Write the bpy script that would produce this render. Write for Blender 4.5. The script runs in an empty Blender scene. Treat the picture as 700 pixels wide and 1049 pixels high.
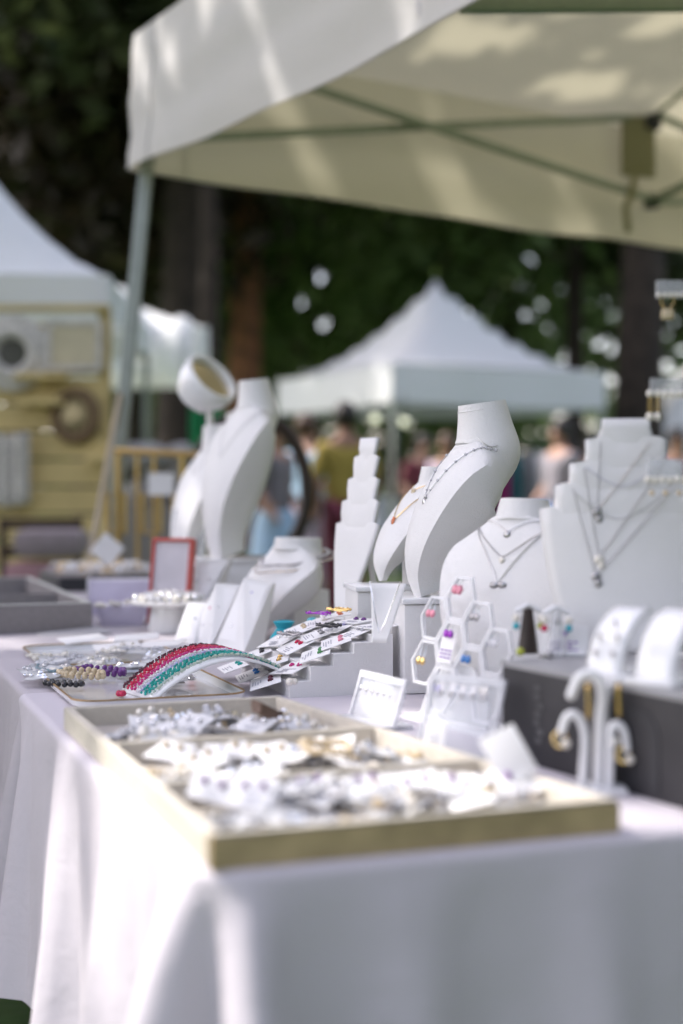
import bpy, bmesh, math, random
import numpy as np
from mathutils import Vector, Matrix
random.seed(7); rng = np.random.default_rng(11)
sc = bpy.context.scene
COL = sc.collection
R = math.radians
PI = math.pi
# ------------------------------------------------------------------ camera model (photo pixels 700 x 1049)
F = 1457.0; CX, CY = 350.0, 524.5; H = 1.08; PITCH = math.atan(24.5 / F)
cp, sp_ = math.cos(PITCH), math.sin(PITCH)
def ray(px, py):
    a = (px - CX) / F; b = (CY - py) / F
    return Vector((a, cp + b * sp_, -sp_ + b * cp))
def at(px, py, Y):
    d = ray(px, py); k = Y / d.y
    return Vector((d.x * k, Y, H + d.z * k))
def on(px, py, z=0.76):
    d = ray(px, py); k = (z - H) / d.z
    return Vector((d.x * k, d.y * k, z))
TT = 0.76                                   # table top height
U = Vector((-.3475, .9377, 0)); V = Vector((.9377, .3475, 0)); O = Vector((-.109, 1.18, 0))
TH = math.atan2(V.y, V.x)                   # table rotation
def tab(v, t, z=TT):
    p = O + V * v + U * t
    return Vector((p.x, p.y, z))
SUN = Vector((-.85, .22, 1.05)).normalized()
# ------------------------------------------------------------------ materials
def newmat(name):
    m = bpy.data.materials.new(name); m.use_nodes = True
    nt = m.node_tree; b = nt.nodes['Principled BSDF']
    return m, nt, b
def mat(name, col, rough=.5, metal=0, var=.08, scale=12, bump=0, bscale=60, spec=.5, trans=0, sss=0, col2=None, coat=0, detail=4):
    m, nt, b = newmat(name)
    b.inputs['Roughness'].default_value = rough
    b.inputs['Metallic'].default_value = metal
    b.inputs['Specular IOR Level'].default_value = spec
    b.inputs['Transmission Weight'].default_value = trans
    b.inputs['Coat Weight'].default_value = coat
    if sss:
        b.inputs['Subsurface Weight'].default_value = sss
        b.inputs['Subsurface Radius'].default_value = (.01, .008, .007)
    c = (*col, 1)
    tc = nt.nodes.new('ShaderNodeTexCoord')
    if var or col2:
        n = nt.nodes.new('ShaderNodeTexNoise'); n.inputs['Scale'].default_value = scale; n.inputs['Detail'].default_value = detail
        nt.links.new(tc.outputs['Object'], n.inputs['Vector'])
        r = nt.nodes.new('ShaderNodeValToRGB')
        lo = col2 or tuple(x * (1 - 2 * var) for x in col)
        r.color_ramp.elements[0].position = .32; r.color_ramp.elements[1].position = .68
        r.color_ramp.elements[0].color = (*lo, 1); r.color_ramp.elements[1].color = c
        nt.links.new(n.outputs['Fac'], r.inputs['Fac']); nt.links.new(r.outputs['Color'], b.inputs['Base Color'])
    else:
        b.inputs['Base Color'].default_value = c
    if bump:
        n2 = nt.nodes.new('ShaderNodeTexNoise'); n2.inputs['Scale'].default_value = bscale; n2.inputs['Detail'].default_value = 5
        nt.links.new(tc.outputs['Object'], n2.inputs['Vector'])
        bp = nt.nodes.new('ShaderNodeBump'); bp.inputs['Strength'].default_value = bump; bp.inputs['Distance'].default_value = .01
        nt.links.new(n2.outputs['Fac'], bp.inputs['Height']); nt.links.new(bp.outputs['Normal'], b.inputs['Normal'])
    return m
def fabric(name, col, tcol, t=.35, back=None, weave=0):
    """cloth that lets some light through; the inner coating may have its own colour"""
    m, nt, b = newmat(name); N = nt.nodes; L = nt.links
    out = N['Material Output']
    b.inputs['Base Color'].default_value = (*col, 1); b.inputs['Roughness'].default_value = .75
    b.inputs['Specular IOR Level'].default_value = .2
    if back:
        g = N.new('ShaderNodeNewGeometry'); mx = N.new('ShaderNodeMix'); mx.data_type = 'RGBA'
        mx.inputs[6].default_value = (*col, 1); mx.inputs[7].default_value = (*back, 1)
        L.new(g.outputs['Backfacing'], mx.inputs[0]); L.new(mx.outputs[2], b.inputs['Base Color'])
    tr = N.new('ShaderNodeBsdfTranslucent'); tr.inputs['Color'].default_value = (*tcol, 1)
    ms = N.new('ShaderNodeMixShader'); ms.inputs[0].default_value = t
    L.new(b.outputs[0], ms.inputs[1]); L.new(tr.outputs[0], ms.inputs[2]); L.new(ms.outputs[0], out.inputs['Surface'])
    tc = N.new('ShaderNodeTexCoord')
    n = N.new('ShaderNodeTexNoise'); n.inputs['Scale'].default_value = 5; n.inputs['Detail'].default_value = 6
    L.new(tc.outputs['Object'], n.inputs['Vector'])
    bp = N.new('ShaderNodeBump'); bp.inputs['Strength'].default_value = .25; bp.inputs['Distance'].default_value = .03
    L.new(n.outputs['Fac'], bp.inputs['Height'])
    n2 = N.new('ShaderNodeTexNoise'); n2.inputs['Scale'].default_value = 34; n2.inputs['Detail'].default_value = 4; n2.inputs['Distortion'].default_value = 1.2
    L.new(tc.outputs['Object'], n2.inputs['Vector'])
    b2 = N.new('ShaderNodeBump'); b2.inputs['Strength'].default_value = .12; b2.inputs['Distance'].default_value = .01
    L.new(n2.outputs['Fac'], b2.inputs['Height']); L.new(bp.outputs['Normal'], b2.inputs['Normal']); L.new(b2.outputs['Normal'], b.inputs['Normal'])
    return m
def clear(name, col=(.95, .96, .97), rough=.05, fac=.75, white=(.8, .8, .82)):
    """thin clear plastic: mostly transparent with a glossy whitish film"""
    m, nt, b = newmat(name); N = nt.nodes; L = nt.links
    b.inputs['Base Color'].default_value = (*white, 1); b.inputs['Roughness'].default_value = rough
    tr = N.new('ShaderNodeBsdfTransparent'); tr.inputs['Color'].default_value = (*col, 1)
    ms = N.new('ShaderNodeMixShader')
    lw = N.new('ShaderNodeLayerWeight'); lw.inputs['Blend'].default_value = .35
    mp = N.new('ShaderNodeMapRange'); mp.inputs[3].default_value = 1 - fac; mp.inputs[4].default_value = 1.0
    L.new(lw.outputs['Facing'], mp.inputs[0]); L.new(mp.outputs[0], ms.inputs[0])
    L.new(tr.outputs[0], ms.inputs[1]); L.new(b.outputs[0], ms.inputs[2])
    L.new(ms.outputs[0], N['Material Output'].inputs['Surface'])
    return m
def leafmat(name, c1, c2):
    m, nt, b = newmat(name); N = nt.nodes; L = nt.links
    oi = N.new('ShaderNodeTexCoord'); n = N.new('ShaderNodeTexNoise'); n.inputs['Scale'].default_value = .9; n.inputs['Detail'].default_value = 3
    L.new(oi.outputs['Object'], n.inputs['Vector'])
    r = N.new('ShaderNodeValToRGB'); r.color_ramp.elements[0].position = .35; r.color_ramp.elements[1].position = .65
    r.color_ramp.elements[0].color = (*c1, 1); r.color_ramp.elements[1].color = (*c2, 1)
    L.new(n.outputs['Fac'], r.inputs['Fac']); L.new(r.outputs[0], b.inputs['Base Color'])
    b.inputs['Roughness'].default_value = .55
    tr = N.new('ShaderNodeBsdfTranslucent'); L.new(r.outputs[0], tr.inputs['Color'])
    ms = N.new('ShaderNodeMixShader'); ms.inputs[0].default_value = .42
    L.new(b.outputs[0], ms.inputs[1]); L.new(tr.outputs[0], ms.inputs[2]); L.new(ms.outputs[0], N['Material Output'].inputs['Surface'])
    return m
M = {}
M['white'] = mat('white_leatherette', (.79, .78, .775), .48, var=.03, scale=9, bump=.22, bscale=420, spec=.4, detail=8)
M['whitecard'] = mat('white_card', (.82, .81, .81), .6, var=.01, scale=20)
M['acrylic_white'] = mat('white_acrylic', (.82, .82, .83), .2, var=.0, coat=.3)
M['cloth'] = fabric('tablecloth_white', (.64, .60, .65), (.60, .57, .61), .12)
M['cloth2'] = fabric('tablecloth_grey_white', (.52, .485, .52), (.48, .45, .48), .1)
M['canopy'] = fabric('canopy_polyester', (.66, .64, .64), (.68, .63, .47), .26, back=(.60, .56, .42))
M['tentwhite'] = fabric('tent_white_polyester', (.80, .81, .82), (.74, .76, .78), .24)
M['steel_green'] = mat('powder_coated_steel', (.33, .38, .30), .45, .35, var=.06, scale=25)
M['steel_pale'] = mat('painted_steel_leg', (.34, .37, .34), .4, .4, var=.06, scale=25)
M['traygold'] = mat('brushed_brass_edge', (.58, .44, .25), .5, .2, var=.16, scale=24, bump=.15, bscale=120)
M['trayrim'] = mat('linen_tray_rim', (.66, .61, .52), .75, var=.06, scale=60, bump=.2, bscale=500)
M['traylinen'] = mat('linen_tray_lining', (.50, .46, .42), .85, var=.05, scale=60, bump=.2, bscale=500)
M['greytray'] = mat('grey_linen_tray', (.26, .24, .24), .85, var=.06, scale=80, bump=.25, bscale=600)
M['greylining'] = mat('pale_grey_lining', (.55, .55, .52), .85, var=.06, scale=70, bump=.2, bscale=500)
M['black'] = mat('black_board', (.035, .035, .04), .6, var=.2, scale=8)
M['slate'] = mat('dark_slate_print', (.016, .015, .018), .6, var=.25, scale=14, col2=(.034, .033, .036), detail=8)
M['clear'] = clear('clear_acrylic')
M['bag'] = clear('cellophane_bag', rough=.18, fac=.42, white=(.70, .70, .71))
M['clear2'] = clear('thin_clear_sheet', fac=.93)
M['frost'] = clear('frosted_acrylic', rough=.25, fac=.62, white=(.84, .84, .86))
M['silver'] = mat('polished_silver', (.82, .82, .84), .18, 1, var=0)
M['silverdark'] = mat('antique_silver', (.45, .44, .45), .3, 1, var=.15, scale=200)
M['chain'] = mat('silver_chain', (.58, .57, .58), .30, 1, var=.1, scale=300)
M['gilt'] = mat('worn_gilt', (.42, .27, .12), .45, .7, var=.2, scale=40)
M['gold'] = mat('polished_gold', (.83, .58, .24), .22, 1, var=0)
M['brass'] = mat('brass_rod', (.62, .43, .16), .32, .9, var=.05, scale=30)
M['pearl'] = mat('pearl', (.80, .76, .68), .22, var=.05, scale=80, coat=.6, sss=.1)
M['crystal'] = mat('cut_crystal', (.88, .88, .92), .06, var=0, trans=.55, coat=.5)
def gem(n, c, r=.15): return mat(n, c, r, var=.15, scale=150, coat=.15, spec=.5)
M['ruby'] = gem('ruby_bead', (.62, .01, .08)); M['magenta'] = gem('magenta_bead', (.60, .02, .22))
M['wine'] = gem('wine_bead', (.10, .01, .03)); M['teal'] = gem('teal_bead', (.0, .36, .31))
M['palegreen'] = gem('pale_green_bead', (.50, .60, .50)); M['purple'] = gem('amethyst_bead', (.16, .04, .24))
M['onyx'] = gem('onyx_bead', (.03, .03, .035)); M['steelblue'] = gem('steel_blue_bead', (.22, .32, .36))
M['turquoise'] = gem('turquoise', (.05, .48, .58), .35); M['blue'] = gem('blue_stone', (.03, .22, .62))
M['violet'] = gem('violet_stone', (.42, .03, .60)); M['pink'] = gem('pink_stone', (.85, .30, .40))
M['orange'] = gem('orange_stone', (.72, .22, .09)); M['green'] = gem('green_stone', (.10, .32, .12))
M['lavstone'] = gem('lavender_stone', (.52, .48, .78)); M['amber'] = gem('champagne_bead', (.68, .55, .36))
M['yellowgreen'] = gem('lime_stone', (.5, .55, .06))
M['red'] = mat('red_lacquer', (.52, .06, .04), .35, var=.04)
M['lavbox'] = mat('lavender_box', (.60, .55, .68), .6, var=.04)
M['porcelain'] = mat('white_porcelain', (.74, .74, .74), .15, var=.02, coat=.5)
M['ink'] = mat('grey_ink', (.40, .40, .45), .7, var=0)
M['purpleink'] = mat('purple_ink', (.25, .14, .42), .7, var=0)
M['mirror'] = mat('mirror_glass', (.62, .54, .38), .06, 1, var=0)
M['greenglass'] = mat('green_glass', (.16, .30, .22), .1, trans=.6, var=.05)
M['darkbrown'] = mat('dark_brown_wood', (.035, .02, .015), .5, var=.2)
# ------------------------------------------------------------------ mesh helpers
class MB:
    def __init__(s): s.bm = bmesh.new()
    def _add(s, vs, fs, M4=None):
        bv = [s.bm.verts.new((M4 @ Vector(v)) if M4 else v) for v in vs]
        for f in fs:
            try: s.bm.faces.new([bv[i] for i in f])
            except ValueError: pass
        return bv
    def box(s, c, d, M4=None, bev=0):
        x, y, z = c; a, b, e = d[0] / 2, d[1] / 2, d[2] / 2
        t = bmesh.new()
        vs = [t.verts.new((x + i * a, y + j * b, z + k * e)) for i in (-1, 1) for j in (-1, 1) for k in (-1, 1)]
        for f in ((0, 1, 3, 2), (4, 6, 7, 5), (0, 4, 5, 1), (2, 3, 7, 6), (0, 2, 6, 4), (1, 5, 7, 3)): t.faces.new([vs[i] for i in f])
        if bev: bmesh.ops.bevel(t, geom=t.edges[:], offset=bev, segments=2, affect='EDGES', profile=.6)
        t.verts.index_update()
        s._add([v.co.copy() for v in t.verts], [[v.index for v in f.verts] for f in t.faces], M4); t.free(); return s
    def prism(s, pts, y0, y1, M4=None):
        """outline in the x-z plane, thickness along y"""
        n = len(pts)
        vs = [(p[0], y0, p[1]) for p in pts] + [(p[0], y1, p[1]) for p in pts]
        fs = [list(range(n)), list(range(2 * n - 1, n - 1, -1))] + [[i, i + n, (i + 1) % n + n, (i + 1) % n] for i in range(n)]
        s._add(vs, fs, M4); return s
    def tube(s, pts, r, n=8, closed=False, M4=None):
        pts = [Vector(p) for p in pts]; m = len(pts)
        rad = r if isinstance(r, (list, tuple)) else [r] * m
        vs = []; prev = None
        for i, p in enumerate(pts):
            if closed: d = pts[(i + 1) % m] - pts[i - 1]
            else: d = pts[min(i + 1, m - 1)] - pts[max(i - 1, 0)]
            if d.length < 1e-9: d = Vector((0, 0, 1))
            d.normalize()
            if prev is None:
                a = d.orthogonal().normalized()
            else:
                a = prev - d * prev.dot(d)
                a = a.normalized() if a.length > 1e-6 else d.orthogonal().normalized()
            prev = a; b = d.cross(a)
            for k in range(n):
                q = 2 * PI * k / n
                vs.append(p + (a * math.cos(q) + b * math.sin(q)) * rad[i])
        fs = []
        for i in range(m if closed else m - 1):
            j = (i + 1) % m
            for k in range(n): fs.append([i * n + k, i * n + (k + 1) % n, j * n + (k + 1) % n, j * n + k])
        if not closed: fs += [list(range(n - 1, -1, -1)), list(range((m - 1) * n, m * n))]
        s._add(vs, fs, M4); return s
    def ball(s, c, r, u=8, v=6, sc3=(1, 1, 1), M4=None):
        c = Vector(c); vs = [c + Vector((0, 0, r * sc3[2]))]
        for i in range(1, v):
            a = PI * i / v
            for k in range(u):
                q = 2 * PI * k / u
                vs.append(c + Vector((r * sc3[0] * math.sin(a) * math.cos(q), r * sc3[1] * math.sin(a) * math.sin(q), r * sc3[2] * math.cos(a))))
        vs.append(c - Vector((0, 0, r * sc3[2]))); e = len(vs) - 1
        fs = [[0, 1 + k, 1 + (k + 1) % u] for k in range(u)]
        for i in range(v - 2):
            for k in range(u): fs.append([1 + i * u + k, 1 + (i + 1) * u + k, 1 + (i + 1) * u + (k + 1) % u, 1 + i * u + (k + 1) % u])
        fs += [[e, 1 + (v - 2) * u + (k + 1) % u, 1 + (v - 2) * u + k] for k in range(u)]
        s._add(vs, fs, M4); return s
    def lathe(s, prof, n=24, M4=None):
        vs = []; m = len(prof)
        for r, z in prof:
            for k in range(n): vs.append((r * math.cos(2 * PI * k / n), r * math.sin(2 * PI * k / n), z))
        fs = []
        for i in range(m - 1):
            for k in range(n): fs.append([i * n + k, i * n + (k + 1) % n, (i + 1) * n + (k + 1) % n, (i + 1) * n + k])
        fs += [list(range(n - 1, -1, -1)), list(range((m - 1) * n, m * n))]
        s._add(vs, fs, M4); return s
    def grid(s, fn, nu, nv, cu=False, M4=None):
        vs = [fn(i, j) for i in range(nu) for j in range(nv)]
        fs = []
        for i in range(nu if cu else nu - 1):
            for j in range(nv - 1):
                k = (i + 1) % nu
                fs.append([i * nv + j, k * nv + j, k * nv + j + 1, i * nv + j + 1])
        return s._add(vs, fs, M4)
    def build(s, name, m, parent=None, smooth=True, solid=0, sharp=38, weld=0, off=-1):
        bm = s.bm
        if weld: bmesh.ops.remove_doubles(bm, verts=bm.verts[:], dist=weld)
        bmesh.ops.recalc_face_normals(bm, faces=bm.faces[:])
        bm.normal_update()
        if smooth:
            for f in bm.faces: f.smooth = True
            lim = R(sharp)
            for e in bm.edges:
                if len(e.link_faces) == 2 and e.calc_face_angle(0) > lim: e.smooth = False
        me = bpy.data.meshes.new(name); bm.to_mesh(me); bm.free()
        if m: me.materials.append(m)
        o = bpy.data.objects.new(name, me); COL.objects.link(o)
        if parent: o.parent = parent
        if solid:
            md = o.modifiers.new('solid', 'SOLIDIFY'); md.thickness = solid; md.offset = off
        return o
def tag(o, label=None, cat=None, group=None, kind=None):
    if label: o['label'] = label
    if cat: o['category'] = cat
    if group: o['group'] = group
    if kind: o['kind'] = kind
    return o
def thing(name, label, cat, loc=(0, 0, 0), rz=0, group=None, rx=0, ry=0):
    o = bpy.data.objects.new(name, None); COL.objects.link(o)
    o.location = loc; o.rotation_euler = (rx, ry, rz); o.empty_display_size = .05
    return tag(o, label, cat, group)
def put(o, loc, rz=0): o.location = loc; o.rotation_euler = (0, 0, rz); return o
def copy_tree(o, parent=None, label=None):
    c = o.copy(); COL.objects.link(c)
    if parent: c.parent = parent
    if label: c['label'] = label
    for ch in list(o.children): copy_tree(ch, c)
    return c
def rot(rx=0, ry=0, rz=0, loc=(0, 0, 0)):
    return Matrix.Translation(loc) @ Matrix.Rotation(rz, 4, 'Z') @ Matrix.Rotation(ry, 4, 'Y') @ Matrix.Rotation(rx, 4, 'X')
def crom(p, n):
    """smooth interpolation of tuples, n samples"""
    p = [np.array(x, float) for x in p]; m = len(p); out = []
    for i in range(n):
        t = i / (n - 1) * (m - 1); k = min(int(t), m - 2); f = t - k
        a, b, c, d = p[max(k - 1, 0)], p[k], p[k + 1], p[min(k + 2, m - 1)]
        out.append(.5 * ((2 * b) + (c - a) * f + (2 * a - 5 * b + 4 * c - d) * f * f + (3 * b - a - 3 * c + d) * f ** 3))
    return out
# ================================================================== SETTING
def ground_mat():
    m, nt, b = newmat('earth_and_grass'); N = nt.nodes; L = nt.links
    tc = N.new('ShaderNodeTexCoord')
    n1 = N.new('ShaderNodeTexNoise'); n1.inputs['Scale'].default_value = .35; n1.inputs['Detail'].default_value = 6
    n2 = N.new('ShaderNodeTexNoise'); n2.inputs['Scale'].default_value = 9; n2.inputs['Detail'].default_value = 8
    for n in (n1, n2): L.new(tc.outputs['Object'], n.inputs['Vector'])
    a = N.new('ShaderNodeValToRGB'); a.color_ramp.elements[0].color = (.045, .032, .02, 1); a.color_ramp.elements[1].color = (.15, .115, .075, 1)
    g = N.new('ShaderNodeValToRGB'); g.color_ramp.elements[0].color = (.025, .055, .012, 1); g.color_ramp.elements[1].color = (.075, .15, .035, 1)
    L.new(n2.outputs['Fac'], a.inputs['Fac']); L.new(n2.outputs['Fac'], g.inputs['Fac'])
    k = N.new('ShaderNodeValToRGB'); k.color_ramp.elements[0].position = .30; k.color_ramp.elements[1].position = .42
    L.new(n1.outputs['Fac'], k.inputs['Fac'])
    mx = N.new('ShaderNodeMix'); mx.data_type = 'RGBA'
    L.new(k.outputs[0], mx.inputs[0]); L.new(a.outputs[0], mx.inputs[6]); L.new(g.outputs[0], mx.inputs[7])
    L.new(mx.outputs[2], b.inputs['Base Color']); b.inputs['Roughness'].default_value = .95
    bp = N.new('ShaderNodeBump'); bp.inputs['Strength'].default_value = .6; bp.inputs['Distance'].default_value = .04
    L.new(n2.outputs['Fac'], bp.inputs['Height']); L.new(bp.outputs[0], b.inputs['Normal'])
    return m
g = MB()
def gz(x, y): return .03 * math.sin(x * .7) * math.sin(y * .5) if abs(x) < 60 and abs(y) < 60 else 0
xs = [-900, -200, -60] + [i * 1.5 for i in range(-20, 21)] + [60, 200, 900]
g.grid(lambda i, j: (xs[i], xs[j] + 12, gz(xs[i], xs[j])), len(xs), len(xs))
tag(g.build('ground', ground_mat()), kind='structure')
# grass blades beside the table and on the lawn behind
def grass(name, pts, hmin, hmax, m):
    vs, fs = [], []
    for (x, y) in pts:
        a = random.uniform(0, 2 * PI); h = random.uniform(hmin, hmax); w = .006 + h * .03
        dx, dy = math.cos(a) * w, math.sin(a) * w; lx, ly = random.uniform(-.4, .4) * h, random.uniform(-.4, .4) * h
        k = len(vs); z = gz(x, y)
        vs += [(x - dx, y - dy, z), (x + dx, y + dy, z), (x + lx, y + ly, z + h)]; fs.append((k, k + 1, k + 2))
    me = bpy.data.meshes.new(name); me.from_pydata(vs, [], fs); me.materials.append(m)
    o = bpy.data.objects.new(name, me); COL.objects.link(o); return tag(o, kind='stuff')
M['grass'] = leafmat('grass_blade', (.03, .07, .015), (.10, .17, .04))
gp = [(random.uniform(-2.2, -.5), random.uniform(2, 5)) for _ in range(220)]
gp += [(random.uniform(-4, 6), random.uniform(8, 22)) for _ in range(15000)]
grass('grass', gp, .02, .09, M['grass'])
# ------------------------------------------------------------------ trees
HOLES = [(325, 283, 9), (318, 312, 5), (311, 325, 4), (328, 330, 7), (308, 310, 4), (585, 365, 8), (590, 352, 4), (14, 126, 7), (10, 250 / 2, 6), (228, 8, 7), (246, 12, 6), (212, 3, 5),
         (25, 195, 4), (385, 305, 4), (60, 15, 4), (105, 50, 3), (47, 150, 3), (10, 70, 3), (640, 300, 4), (420, 270, 3), (545, 262, 4), (512, 285, 3), (120, 95, 3), (300, 265, 4), (350, 262, 3), (700, 262, 3), (480, 275, 3)]
def in_hole(P):
    """gaps in the foliage through which bits of sky show (P: n x 3)"""
    d = P - np.array([0, 0, H]); fw = d[:, 1] * cp - d[:, 2] * sp_; up = d[:, 1] * sp_ + d[:, 2] * cp
    fw = np.where(fw < .5, 1e9, fw)
    px = CX + F * d[:, 0] / fw; py = CY - F * up / fw
    k = np.zeros(len(P), bool)
    for (a, b, r) in HOLES: k |= (px - a) ** 2 + (py - b) ** 2 < (r + 2.6) ** 2
    return k
Sn = np.array(SUN)
PATCH = []                                   # (v0, v1, t0, t1) on the table where sun comes through the gaps in the crowns
def sun_hole(P):
    k = (P[:, 2] - TT) / Sn[2]; Q = P - k[:, None] * Sn
    r = Q[:, :2] - np.array([O.x, O.y]); v = r[:, 0] * V.x + r[:, 1] * V.y; t = r[:, 0] * U.x + r[:, 1] * U.y
    h = np.zeros(len(P), bool)
    h |= (v < .03) & (v > -1.0) & (t > -.6) & (t < .79 + .42 * np.maximum(0, -v))
    for (a, b, c, d) in PATCH: h |= (v > a) & (v < b) & (t > c) & (t < d)
    return h
CAN0 = np.array([-.725, 5.0])
def dapple(P):
    """thinner spots in the crowns that let flecks of sun fall on the canopy"""
    k = (P[:, 2] - 2.5) / Sn[2]; Q = (P - k[:, None] * Sn)[:, :2] - CAN0
    a = Q[:, 0] * .84 + Q[:, 1] * .542; b = Q[:, 0] * .505 - Q[:, 1] * .863
    n = np.sin(6 * a + 3.4 * b + 1) * np.sin(5.6 * b - 3.2 * a + .5) + .5 * np.sin(10 * a - 6 * b) * np.sin(11 * b + 4 * a + 2)
    return (a > -.9) & (a < 5) & (b > -.6) & (b < 5) & (n > .32 - .28 * (a < .3))
def leaf_object(name, P, size, m, parent=None, kind=None):
    n = len(P)
    A = rng.normal(size=(n, 3)); A /= np.linalg.norm(A, axis=1)[:, None]
    B = rng.normal(size=(n, 3)); B -= (A * B).sum(1)[:, None] * A; B /= np.linalg.norm(B, axis=1)[:, None]
    s = (size * rng.uniform(.6, 1.4, n))[:, None]
    W = np.empty((n, 4, 3)); W[:, 0] = P - A * s; W[:, 1] = P + B * s * .45; W[:, 2] = P + A * s; W[:, 3] = P - B * s * .45
    me = bpy.data.meshes.new(name); me.vertices.add(4 * n); me.vertices.foreach_set('co', W.reshape(-1))
    me.loops.add(4 * n); me.loops.foreach_set('vertex_index', np.arange(4 * n, dtype=np.int32))
    me.polygons.add(n); me.polygons.foreach_set('loop_start', np.arange(0, 4 * n, 4, dtype=np.int32))
    me.update(); me.validate(); me.materials.append(m)
    o = bpy.data.objects.new(name, me); COL.objects.link(o)
    if parent: o.parent = parent
    if kind: o['kind'] = kind
    return o
def bark(name, c1, c2):
    return mat(name, c1, .95, var=.2, scale=6, col2=c2, bump=.9, bscale=14)
M['bark'] = bark('dark_bark', (.045, .032, .024), (.018, .013, .01))
M['barkred'] = bark('red_brown_bark', (.30, .13, .06), (.09, .045, .025))
M['leafdark'] = leafmat('leaf_dark', (.03, .045, .016), (.085, .10, .036))
M['leafgreen'] = leafmat('leaf_green', (.11, .18, .055), (.17, .24, .08))
M['leafbrown'] = leafmat('leaf_brown', (.022, .018, .010), (.055, .038, .018))
TREEN = [0]
def tree(x, y, h, r, crown_r, cz, n, leaf, mt, ml, label, group=None, lean=0, gaps=True, sunlit=False, czr=.6):
    t = thing('tree', label, 'tree', (x, y, 0), 0, group)
    b = MB(); pts = [(lean * k / 7 * h + .05 * math.sin(k * 1.7 + x), .05 * math.cos(k + y), h * k / 7) for k in range(8)]
    b.tube(pts, [r * (1.25 if k == 0 else 1 - .75 * k / 7) for k in range(8)], 12)
    for k in range(9):
        a = random.uniform(0, 2 * PI); z0 = h * random.uniform(.45, .92); l = crown_r * random.uniform(.5, .9)
        p0 = Vector((lean * z0, 0, z0)); p1 = p0 + Vector((math.cos(a) * l, math.sin(a) * l, l * random.uniform(.1, .5)))
        if sun_hole(np.array([[x + (p0 + (p1 - p0) * f_).x, y + (p0 + (p1 - p0) * f_).y, (p0 + (p1 - p0) * f_).z] for f_ in (0, .25, .5, .75, 1)])).any(): continue
        b.tube([p0, (p0 + p1) / 2 + Vector((0, 0, .1 * l)), p1], [r * .35, r * .22, r * .08], 6)
    b.build('trunk', mt, t)
    nc = max(14, min(90, int(n / 110))); C = rng.normal(size=(nc, 3)); C /= np.linalg.norm(C, axis=1)[:, None]
    C *= (rng.uniform(0, 1, nc) ** .45)[:, None] * np.array([crown_r, crown_r, crown_r * czr])
    C[:, 2] += cz; C[:, 0] += lean * cz
    P = C[rng.integers(0, nc, n)] + rng.normal(size=(n, 3)) * crown_r * .17
    Pw = P + np.array([x, y, 0]); keep = Pw[:, 2] > .4
    if gaps: keep &= ~in_hole(Pw)
    keep &= ~(sun_hole(Pw) & (rng.uniform(0, 1, n) > .03))
    if not gaps: keep &= ~dapple(Pw)
    leaf_object('crown', P[keep], leaf, ml, t)
    return t
# sun patches on the table: front left of the near table, front tray, and a few flecks
PATCH += [(.40, .62, -.05, .15), (-.05, .44, -.5, .50), (.34, .60, .52, .84), (-.4, .6, 1.72, 2.02), (.5, .95, 2.15, 2.55)]
# shade trees standing left of the stall, outside the picture
tree(-7.0, 5.2, 12.5, .26, 3.6, 9.0, 46000, .10, M['bark'], M['leafdark'], 'tall dark tree shading the stall from the left', gaps=False)
tree(-8.4, 9.2, 13.5, .28, 3.8, 9.4, 44000, .10, M['bark'], M['leafdark'], 'tall dark tree shading the side of the white canopy', gaps=False)
tree(-7.2, .2, 12.0, .25, 3.4, 8.8, 32000, .10, M['bark'], M['leafdark'], 'tall dark tree left of the front table', gaps=False)
# trees in view
tree(*at(186, 470, 21).xy, 17, .36, 4.4, 9.5, 6500, .24, M['bark'], M['leafdark'], 'thick dark trunked tree behind the left stall and its white tents')
tree(*at(250, 470, 25).xy, 18, .34, 4.2, 10.5, 2600, .24, M['barkred'], M['leafbrown'], 'tree with a red brown trunk behind the centre white tent')
tree(*at(212, 470, 19).xy, 15, .17, 3.0, 8.6, 1500, .22, M['bark'], M['leafdark'], 'slim dark tree beside the thick trunk behind the tall bust')
tree(*at(594, 470, 25).xy, 17, .19, 4.0, 10, 5000, .24, M['bark'], M['leafgreen'], 'slender leaning dark tree above the right end of the centre tent', lean=-.03)
tree(*at(656, 470, 19.5).xy, 17, .36, 4.0, 9.5, 5000, .24, M['bark'], M['leafdark'], 'thick dark trunked tree at the right behind the pearl earring rack')
tree(*at(520, 470, 29).xy, 16, .22, 4.6, 7.5, 4800, .24, M['bark'], M['leafgreen'], 'green bushy tree behind the peak of the centre tent', czr=.95)
tree(*at(400, 470, 31).xy, 17, .22, 5.2, 7.0, 5000, .25, M['bark'], M['leafgreen'], 'broad green tree showing between the canopy and the centre tent', czr=.95)
tree(*at(90, 470, 23).xy, 16, .24, 4.2, 8.0, 6500, .24, M['bark'], M['leafbrown'], 'brownish tree above the yellow wall stall', czr=.9)
tree(*at(20, 470, 27).xy, 18, .26, 5.0, 9.0, 7500, .26, M['bark'], M['leafdark'], 'dark tree rising at the left edge behind the left tent', czr=.95)
tree(*at(320, 470, 36).xy, 18, .24, 5.2, 7.5, 3600, .26, M['bark'], M['leafgreen'], 'green tree far behind the yellow shirted shopper', czr=.95)
tree(*at(735, 470, 26).xy, 17, .28, 4.6, 8.5, 5000, .26, M['bark'], M['leafdark'], 'dark tree at the right edge far behind the stepped bust', czr=.9)
tree(*at(140, 470, 34).xy, 18, .24, 5.0, 9.5, 6000, .3, M['bark'], M['leafdark'], 'dark tree far behind the leaning canopy leg', czr=.95)
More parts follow.
